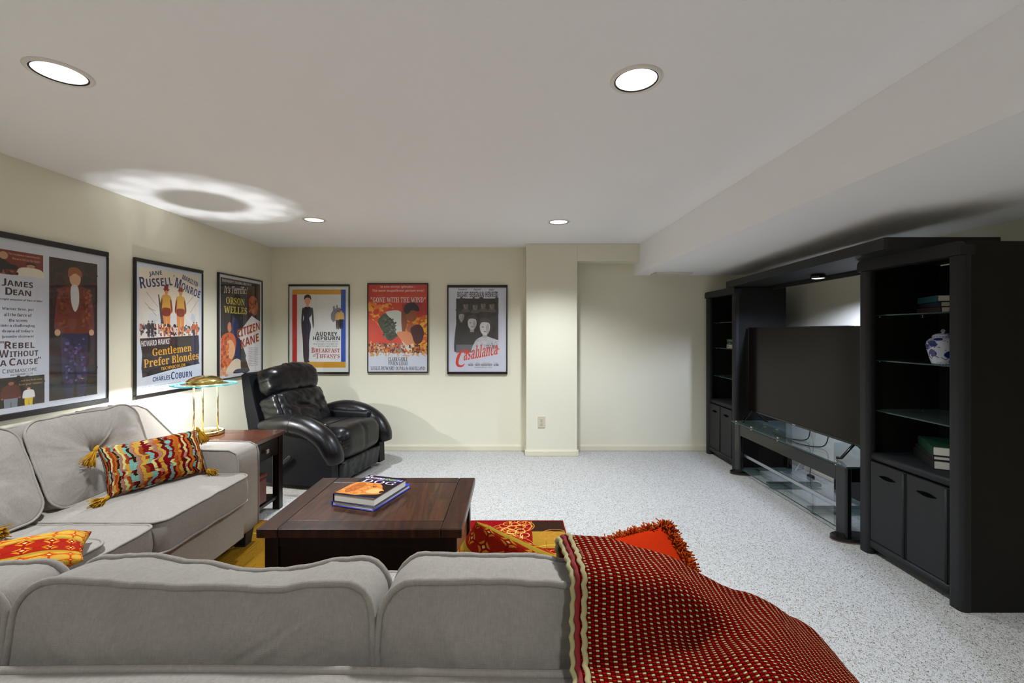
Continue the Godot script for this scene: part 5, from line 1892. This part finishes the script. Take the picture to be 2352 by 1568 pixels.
func build_throw(r: RandomNumberGenerator) -> void:
	# chenille check: columns of red blocks between columns of cream and green
	var cell := 16
	var chk := func(x, y):
		var i: int = x / cell
		var j: int = y / cell
		var fx: float = (x % cell) / float(cell)
		var fy: float = (y % cell) / float(cell)
		var n: float = 0.9 + 0.2 * seam(x * 4, y * 4, 0.1, 256)
		var edge: float = clampf(minf(minf(fx, 1 - fx), minf(fy, 1 - fy)) * 7.0, 0.55, 1.0)
		var c: Color
		if i % 2 == 0:
			c = rgb(178, 14, 10) if (i / 2 + j) % 2 == 0 else rgb(118, 6, 7)
		else:
			c = rgb(222, 196, 138) if (i / 2 + j) % 2 == 0 else rgb(150, 12, 9)
			if fy < 0.30 and (i / 2 + j) % 2 == 0:
				c = rgb(118, 124, 76)
		return Color(c.r * n * edge, c.g * n * edge, c.b * n * edge)
	M.check = mat(Color.WHITE, 0.95)
	for k in [M.check, M.ikat, M.star, M.rust]:
		k.metallic_specular = 0.1
	M.check.albedo_texture = tex(256, 256, chk)
	var hgt := func(x, y):
		var fx: float = (x % cell) / float(cell)
		var fy: float = (y % cell) / float(cell)
		var g: float = sqrt(maxf(0.0, sin(fx * PI) * sin(fy * PI)))
		if (x / cell) % 2 == 1:
			g *= 0.75
		return Color(g, g, g)
	bump(M.check, tex(256, 256, hgt), 0.35)
	var ridge := [Vector3(0.098, 0.846, 0.0), Vector3(0.18, 0.842, 0.0), Vector3(0.26, 0.818, 0.0), Vector3(0.33, 0.794, 0.0), Vector3(0.40, 0.768, 0.0), Vector3(0.47, 0.737, 0.0), Vector3(0.524, 0.694, 0.0), Vector3(0.545, 0.60, 0.0), Vector3(0.55, 0.46, 0.0)]
	var run := [0.0]
	for k in ridge.size() - 1:
		run.append(run[k] + ridge[k].distance_to(ridge[k + 1]))
	var whole: float = run[-1]
	var along := func(a: float) -> Vector3:
		var k := 0
		while k < ridge.size() - 2 and run[k + 1] < a * whole:
			k += 1
		var g: float = k + clampf((a * whole - run[k]) / (run[k + 1] - run[k]), 0.0, 1.0)
		var p0: Vector3 = ridge[maxi(k - 1, 0)]
		var p3: Vector3 = ridge[mini(k + 2, ridge.size() - 1)]
		return ridge[k].cubic_interpolate(ridge[k + 1], p0, p3, g - k)
	var lift := func(u: float, v: float, off: float) -> Vector3:
		var rg: Vector3 = along.call(u)
		var x := rg.x
		var yr := rg.y
		var k: float = smoothstep(0.25, 0.38, x)
		var low: float = smoothstep(0.742, 0.60, yr)
		var d0 := [Vector2(0.850, 0.60), Vector2(0.842, 0.76), Vector2(0.812, yr - 0.004), Vector2(0.750, yr + 0.006), Vector2(0.680, yr + 0.002), Vector2(0.648, yr - 0.05), Vector2(0.612, 0.752), Vector2(0.545, 0.738), Vector2(0.526, 0.66), Vector2(0.524, 0.34)]
		var d1 := [Vector2(0.98, minf(0.605, yr)), Vector2(0.87, minf(0.67, yr)), Vector2(0.77, yr - 0.004), Vector2(0.73, yr), Vector2(0.69, yr - 0.003), Vector2(0.65, yr - 0.006), Vector2(0.605, yr - 0.010), Vector2(0.555, yr - 0.025), Vector2(0.528, minf(yr - 0.10, 0.66)), Vector2(0.524, 0.34)]
		var g := v * (d0.size() - 1)
		var i := mini(int(g), d0.size() - 2)
		var q := []
		for s in [maxi(i - 1, 0), i, i + 1, mini(i + 2, d0.size() - 1)]:
			var m: Vector2 = d0[s].lerp(d1[s], k)
			m.y = lerpf(m.y, minf(m.y, yr), low)
			q.append(m)
		var c: Vector2 = q[1].cubic_interpolate(q[2], q[0], q[3], g - i)
		var p := Vector3(x, c.y, -c.x)
		var fold := 0.006 * sin(x * 34.0 + 5.0 * nz(Vector3(x, 0, c.x), 3.0)) + 0.006 * nz(Vector3(x, c.y, c.x), 6.0)
		p += Vector3(0.3 * low, 0.7, 0.35) * fold
		p.x += 0.012 * (nz(Vector3(c.y, c.x, 3.0), 5.0)) * smoothstep(0.3, 0.0, u)
		return p - Vector3(0, 0.8, 0.4) * off
	var o := thing("throw_blanket", "red, cream and green checked woven throw over the sofa's right end", "throw", Vector3(0.3, 0.4, -0.7))
	var at := Vector3(0.3, 0.4, -0.7)
	var st := S(true)
	grid(st, 70, 110, func(u: float, v: float) -> Vector3:
		return lift.call(u, v, 0.0) - at, Vector3(0, 0.1, -0.1), Vector2(whole / 0.088, 1.02 / 0.094))
	obj("cloth", st, M.check, o)
	st = S(true)
	grid(st, 70, 110, func(u: float, v: float) -> Vector3:
		return lift.call(u, v, 0.007) - at, Vector3(0, 2.0, 1.0), Vector2(whole / 0.088, 1.02 / 0.094))
	obj("underside", st, M.check, o)
	# bound edges: cream and red cords
	M.cord = mat(rgb(150, 140, 96), 0.9)
	M.cord_red = mat(rgb(118, 14, 14), 0.9)
	for q in [[0.006, 0.002, M.cord], [-0.003, 0.007, M.cord_red], [-0.010, 0.014, M.cord]]:
		st = S(true)
		var pts := []
		for k in 81:
			var p: Vector3 = lift.call(0.0, k / 80.0, q[1]) - at
			p.x += q[0] + 0.0015 * sin(k * 2.1)
			pts.append(p)
		tube(st, pts, 0.0045, 8)
		obj("edge_cord", st, q[2], o)


func build_rug(r: RandomNumberGenerator) -> void:
	# patchwork of red, brown and gold squares under a wandering vine
	var a := Art.new(1024, 768, rgb(120, 16, 18))
	var pal := [rgb(124, 14, 18), rgb(48, 30, 22), rgb(150, 112, 36), rgb(136, 20, 20), rgb(128, 92, 24), rgb(104, 12, 18)]
	var cols := [0.0, 0.12, 0.24, 0.36, 0.50, 0.62, 0.74, 0.90, 1.0]
	var rows := [0.0, 0.10, 0.24, 0.40, 0.56, 0.72, 0.88, 1.0]
	for j in rows.size() - 1:
		for i in cols.size() - 1:
			var c: Color = pal[posmod(i * 7 + j * 11 + 3, pal.size())]
			if i >= 6 and j == 0:
				c = pal[1] if i == 7 else pal[0]
			elif i == 7 and j == 1:
				c = pal[2]
			elif i >= 5 and j <= 2:
				c = pal[0] if (i + j) % 2 else pal[3]
			elif i <= 3 and j <= 3:
				c = pal[4]
			a.rect(cols[i], rows[j], cols[i + 1] + 0.002, rows[j + 1] + 0.002, c)
	for k in 120:
		var x := r.randf_range(0.02, 0.98)
		var y := r.randf_range(0.02, 0.98)
		var c: Color = [rgb(200, 150, 62), rgb(206, 176, 96), rgb(176, 112, 44)][k % 3]
		var t0 := r.randf() * TAU
		var pts := []
		for i in 40:
			var q := i / 39.0
			var rad := 0.02 + 0.07 * q
			pts.append(x + rad * cos(t0 + q * 5.0) * 0.8)
			pts.append(y + rad * sin(t0 + q * 5.0))
		a.stroke(pts, 0.0030, c)
		for p in 5:
			var t := t0 + TAU * p / 5
			var loop := []
			for i in 13:
				var q := TAU * i / 12
				loop.append(x + 0.024 * cos(t) + 0.014 * cos(q))
				loop.append(y + (0.024 * sin(t) + 0.014 * sin(q)) * 1.33)
			a.stroke(loop, 0.0026, c)
	for k in 260:
		var x := r.randf()
		var y := r.randf() * 0.9
		for i in 26:
			var q := Rect2i(int(x * 1020), int(y * 760) + i * 2, 2, 1)
			a.im.fill_rect(q, a.im.get_pixelv(Vector2i(q.position.x, mini(q.position.y, 767))).darkened(0.4))
	a.grain(r, 12)
	M.rug = mat(Color.WHITE, 0.95)
	M.rug.metallic_specular = 0.1
	M.rug.albedo_texture = a.texture()
	M.rug.texture_repeat = false
	var at := Vector3(-0.68, 0, -2.08)
	var o := thing("rug", "red, brown and gold patchwork rug with stitched vines under the coffee table", "rug", at)
	var w := 2.0
	var d := 1.49
	obj("backing", block(Vector3(-w / 2, 0.0, -d / 2), Vector3(w / 2, 0.006, d / 2), 0.002), M.crimson, o)
	var st := S()
	grid(st, 1, 1, func(u: float, v: float) -> Vector3:
		return Vector3((u - 0.5) * (w - 0.01), 0.0075, (v - 0.5) * (d - 0.01)), Vector3(0, -1, 0))
	obj("pile", st, M.rug, o)
	st = S(true)
	tube(st, [Vector3(-w / 2, 0.005, -d / 2), Vector3(w / 2, 0.005, -d / 2), Vector3(w / 2, 0.005, d / 2), Vector3(-w / 2, 0.005, d / 2)], 0.005, 8, true)
	obj("binding", st, M.crimson, o)


# ---------------------------------------------------------------- books and jar

# closed book lying flat: l along the spine (z), w across (x, spine at -x), t thick
func book(label: String, at: Vector3, turn: float, w: float, l: float, t: float, cover: Material, group: String, art: Art = null, spine_art: Art = null) -> Node3D:
	var o := thing("book", label, "book", at, turn, group)
	var b := 0.0022
	var st := S()
	span(st, Vector3(-w / 2 + 0.004, b, -l / 2 + 0.004), Vector3(w / 2 - 0.005, t - b, l / 2 - 0.004), 0.001)
	obj("pages", st, M.paper, o)
	st = S()
	span(st, Vector3(-w / 2, 0, -l / 2), Vector3(w / 2, b, l / 2), 0.0008)
	span(st, Vector3(-w / 2, t - b, -l / 2), Vector3(w / 2, t, l / 2), 0.0008)
	span(st, Vector3(-w / 2 - 0.002, 0.0005, -l / 2), Vector3(-w / 2 + 0.0025, t - 0.0005, l / 2), 0.0012)
	obj("cover", st, cover, o)
	if art:
		st = S()
		grid(st, 1, 1, func(u: float, v: float) -> Vector3:
			return Vector3((u - 0.5) * (w - 0.002), t + 0.0004, (v - 0.5) * (l - 0.002)), Vector3(0, -1, 0))
		obj("cover_print", st, printed(art, 0.2), o)
	if spine_art:
		st = S()
		grid(st, 1, 1, func(u: float, v: float) -> Vector3:
			return Vector3(-w / 2 - 0.0026, t * (1.0 - v) * 0.9 + t * 0.05, (u - 0.5) * (l - 0.004)), Vector3(1, 0, 0))
		obj("spine_print", st, printed(spine_art, 0.4), o)
	return o


func build_small_things() -> void:
	var r := RandomNumberGenerator.new()
	r.seed = 5
	# two books on the coffee table
	var a := Art.new(420, 500, rgb(20, 14, 34))
	a.rect(0, 0.09, 1, 0.24, rgb(34, 18, 48))
	a.rect(0.06, 0.015, 0.14, 0.055, rgb(206, 190, 190))
	for q in [[0.02, 0.20, rgb(150, 150, 170)], [0.20, 0.34, rgb(70, 96, 70)], [0.34, 0.52, rgb(170, 160, 186)], [0.54, 0.80, rgb(110, 150, 86)], [0.80, 0.99, rgb(120, 130, 190)]]:
		a.rect(q[0], 0.085, q[1], 0.165, q[2])
		a.dabs(r, 24, q[0] + 0.02, 0.095, q[1] - 0.02, 0.155, 0.018, [rgb(60, 50, 66), rgb(206, 200, 210), q[2]])
	a.word("THE NEW ENCYCLOPEDIA OF THE", 0.5, 0.188, 0.72, 0.018, rgb(150, 140, 160), SERIF, false)
	a.word("DOG", 0.52, 0.288, 0.84, 0.14, rgb(216, 206, 216), SERIF, false)
	# a golden dog's face, turned to the side
	a.rect(0.0, 0.36, 1, 1, rgb(30, 24, 22))
	a.blob([0.0, 0.50, 0.10, 0.40, 0.40, 0.365, 0.62, 0.38, 0.74, 0.46, 0.82, 0.56, 0.94, 0.66, 0.97, 0.74, 0.92, 0.82, 0.80, 0.86, 0.62, 0.90, 0.44, 0.955, 0.0, 0.955], rgb(200, 122, 54))
	a.dabs(r, 200, 0.04, 0.42, 0.56, 0.93, 0.03, [rgb(206, 130, 60), rgb(188, 106, 44), rgb(216, 150, 80), rgb(172, 94, 38)], 1.2)
	a.blob([0.12, 0.46, 0.30, 0.42, 0.36, 0.56, 0.32, 0.80, 0.20, 0.90, 0.10, 0.76], rgb(164, 86, 34))
	a.dabs(r, 60, 0.14, 0.50, 0.30, 0.84, 0.022, [rgb(150, 74, 28), rgb(182, 100, 44)], 1.4)
	a.blob([0.62, 0.62, 0.78, 0.58, 0.92, 0.68, 0.88, 0.80, 0.70, 0.84, 0.58, 0.76], rgb(222, 164, 98))
	a.blob([0.88, 0.66, 0.95, 0.67, 0.97, 0.73, 0.92, 0.76, 0.87, 0.72], rgb(44, 26, 22))
	a.stroke([0.90, 0.78, 0.76, 0.82, 0.62, 0.82], 0.018, rgb(70, 36, 20))
	a.oval(0.60, 0.525, 0.045, 0.026, rgb(52, 26, 14))
	a.oval(0.605, 0.520, 0.012, 0.008, rgb(214, 190, 160))
	a.stroke([0.52, 0.49, 0.60, 0.475, 0.68, 0.51], 0.014, rgb(150, 80, 34))
	a.rect(0.0, 0.955, 1, 1, rgb(22, 18, 40))
	var navy := mat(rgb(22, 20, 44), 0.25)
	var blue := mat(rgb(24, 62, 190), 0.25)
	var y := 0.454
	book("thin blue book lying under the DOG book on the coffee table", Vector3(-0.652, y, -2.052), -0.32, 0.216, 0.300, 0.019, blue, "books on the coffee table")
	book("thick dark DOG book with a golden dog on its cover, uppermost of two", Vector3(-0.652, y + 0.0195, -2.030), -0.30, 0.212, 0.262, 0.036, navy, "books on the coffee table", a)
	# books in the near cabinet: three on the top glass shelf
	var px := 2.195
	var pz := -2.215
	var y1 := 1.3145
	book("brown book at the bottom of the stack on the near cabinet's top shelf", Vector3(px, y1, pz), -0.34, 0.16, 0.22, 0.028, mat(rgb(38, 26, 18), 0.6), "books on the near cabinet's top shelf")
	book("dark navy book between teal and brown on the near cabinet's top shelf", Vector3(px + 0.004, y1 + 0.0285, pz), -0.38, 0.155, 0.21, 0.025, mat(rgb(18, 20, 40), 0.6), "books on the near cabinet's top shelf")
	book("teal book on top of the stack on the near cabinet's top shelf", Vector3(px - 0.004, y1 + 0.054, pz), -0.42, 0.16, 0.22, 0.031, mat(rgb(8, 62, 70), 0.55), "books on the near cabinet's top shelf")
	# three larger ones on its deck
	y1 = 0.5585
	book("black book at the bottom of the pile on the near cabinet's deck", Vector3(2.18, y1, -2.195), -0.48, 0.20, 0.27, 0.042, mat(rgb(24, 24, 22), 0.55), "books on the near cabinet's deck")
	book("thin dark book in the middle of the pile on the near cabinet's deck", Vector3(2.185, y1 + 0.0425, -2.195), -0.50, 0.20, 0.26, 0.020, mat(rgb(26, 30, 26), 0.55), "books on the near cabinet's deck")
	book("green book on top of the pile on the near cabinet's deck", Vector3(2.185, y1 + 0.063, -2.195), -0.55, 0.19, 0.26, 0.044, mat(rgb(14, 58, 36), 0.55), "books on the near cabinet's deck")
	# far cabinet: three by their spines, a flat one above
	y1 = 1.0665
	var s0 := Art.new(256, 32, rgb(168, 160, 140))
	s0.rect(0.06, 0.25, 0.14, 0.8, rgb(50, 44, 34))
	s0.dabs(r, 60, 0.24, 0.4, 0.62, 0.65, 0.02, [rgb(110, 104, 90), rgb(90, 84, 70)])
	s0.dabs(r, 50, 0.70, 0.35, 0.95, 0.7, 0.02, [rgb(50, 44, 36), rgb(70, 62, 50)])
	var s1 := Art.new(256, 24, rgb(20, 22, 36))
	s1.dabs(r, 60, 0.10, 0.35, 0.36, 0.7, 0.02, [rgb(220, 220, 226), rgb(200, 200, 206)])
	s1.oval(0.48, 0.5, 0.03, 0.3, rgb(226, 226, 230))
	s1.dabs(r, 60, 0.60, 0.3, 0.92, 0.75, 0.02, [rgb(220, 220, 226), rgb(40, 40, 56)])
	var s2 := Art.new(256, 28, rgb(44, 74, 60))
	s2.dabs(r, 70, 0.12, 0.35, 0.50, 0.65, 0.02, [rgb(206, 206, 40), rgb(180, 186, 40)])
	s2.dabs(r, 80, 0.62, 0.15, 0.97, 0.9, 0.025, [rgb(216, 216, 30), rgb(120, 140, 40)])
	var fx := 2.10
	var fz := -4.025
	book("grey book under two others on the far cabinet's middle shelf", Vector3(fx, y1, fz), 0.0, 0.17, 0.23, 0.036, mat(rgb(150, 144, 126), 0.5), "books on the far cabinet's middle shelf", null, s0)
	book("navy book with white spine lettering on the far cabinet's middle shelf", Vector3(fx, y1 + 0.0365, fz), 0.0, 0.17, 0.22, 0.022, mat(rgb(20, 22, 36), 0.5), "books on the far cabinet's middle shelf", null, s1)
	book("green book with yellow spine lettering on the far cabinet's middle shelf", Vector3(fx, y1 + 0.059, fz), 0.0, 0.17, 0.225, 0.027, mat(rgb(40, 72, 58), 0.5), "books on the far cabinet's middle shelf", null, s2)
	book("brown book lying flat on the far cabinet's top shelf", Vector3(2.12, 1.3145, -3.99), 0.0, 0.16, 0.20, 0.020, mat(rgb(86, 58, 36), 0.6), "")
	# orange goblet half hidden behind the far cabinet's post
	var o := thing("goblet", "small orange glass goblet on the far cabinet's lowest glass shelf", "goblet", Vector3(2.06, 0.7895, -3.96))
	var st := S(true)
	lathe(st, [Vector2(0.0, 0.0), Vector2(0.028, 0.0), Vector2(0.028, 0.004), Vector2(0.006, 0.012), Vector2(0.005, 0.045)], 24)
	obj("stem", st, mat(rgb(120, 96, 44), 0.2), o)
	st = S(true)
	lathe(st, [Vector2(0.005, 0.044), Vector2(0.020, 0.066), Vector2(0.036, 0.104), Vector2(0.033, 0.104), Vector2(0.018, 0.068), Vector2(0.001, 0.050)], 24)
	obj("bowl", st, mat(rgb(206, 96, 20), 0.25), o)
	# blue and white ginger jar
	var j := Art.new(512, 384, rgb(172, 176, 184))
	var b1 := rgb(20, 34, 100)
	var b2 := rgb(54, 76, 140)
	j.rect(0, 0.0, 1, 0.10, b1)
	for k in 32:
		j.oval((k + 0.5) / 32.0, 0.11, 0.014, 0.022, rgb(206, 210, 216))
		j.oval((k + 0.5) / 32.0, 0.05, 0.006, 0.03, b2, 0.5)
	j.rect(0, 0.135, 1, 0.150, b1)
	for k in 26:
		var x := r.randf()
		var yy := r.randf_range(0.2, 0.80)
		j.blob([x - 0.05, yy, x - 0.02, yy - 0.06, x + 0.03, yy - 0.05, x + 0.06, yy + 0.01, x + 0.02, yy + 0.06, x - 0.03, yy + 0.05], b1 if k % 2 else b2)
		j.stroke([x - 0.07, yy + 0.08, x - 0.01, yy + 0.04, x + 0.04, yy + 0.10, x + 0.09, yy + 0.05], 0.008, b1)
	j.dabs(r, 150, 0.0, 0.2, 1.0, 0.80, 0.012, [b1, b2, rgb(206, 210, 216)])
	j.rect(0, 0.86, 1, 0.94, b1)
	for k in 24:
		j.oval((k + 0.5) / 24.0, 0.90, 0.012, 0.025, rgb(170, 180, 206))
	var china := mat(Color.WHITE, 0.08)
	china.albedo_texture = j.texture()
	o = thing("ginger_jar", "blue and white lidded china jar on the near cabinet's middle glass shelf", "jar", Vector3(2.055, 1.0665, -2.10))
	st = S(true)
	lathe(st, [Vector2(0.0, 0.0), Vector2(0.040, 0.0), Vector2(0.042, 0.004), Vector2(0.047, 0.020), Vector2(0.054, 0.045), Vector2(0.060, 0.072), Vector2(0.0615, 0.092), Vector2(0.059, 0.108), Vector2(0.050, 0.120), Vector2(0.036, 0.127), Vector2(0.034, 0.131)], 40)
	obj("body", st, china, o)
	st = S(true)
	lathe(st, [Vector2(0.040, 0.126), Vector2(0.041, 0.131), Vector2(0.036, 0.139), Vector2(0.022, 0.146), Vector2(0.007, 0.149), Vector2(0.006, 0.152), Vector2(0.009, 0.157), Vector2(0.005, 0.165), Vector2(0.0005, 0.168)], 32)
	obj("lid", st, china, o)
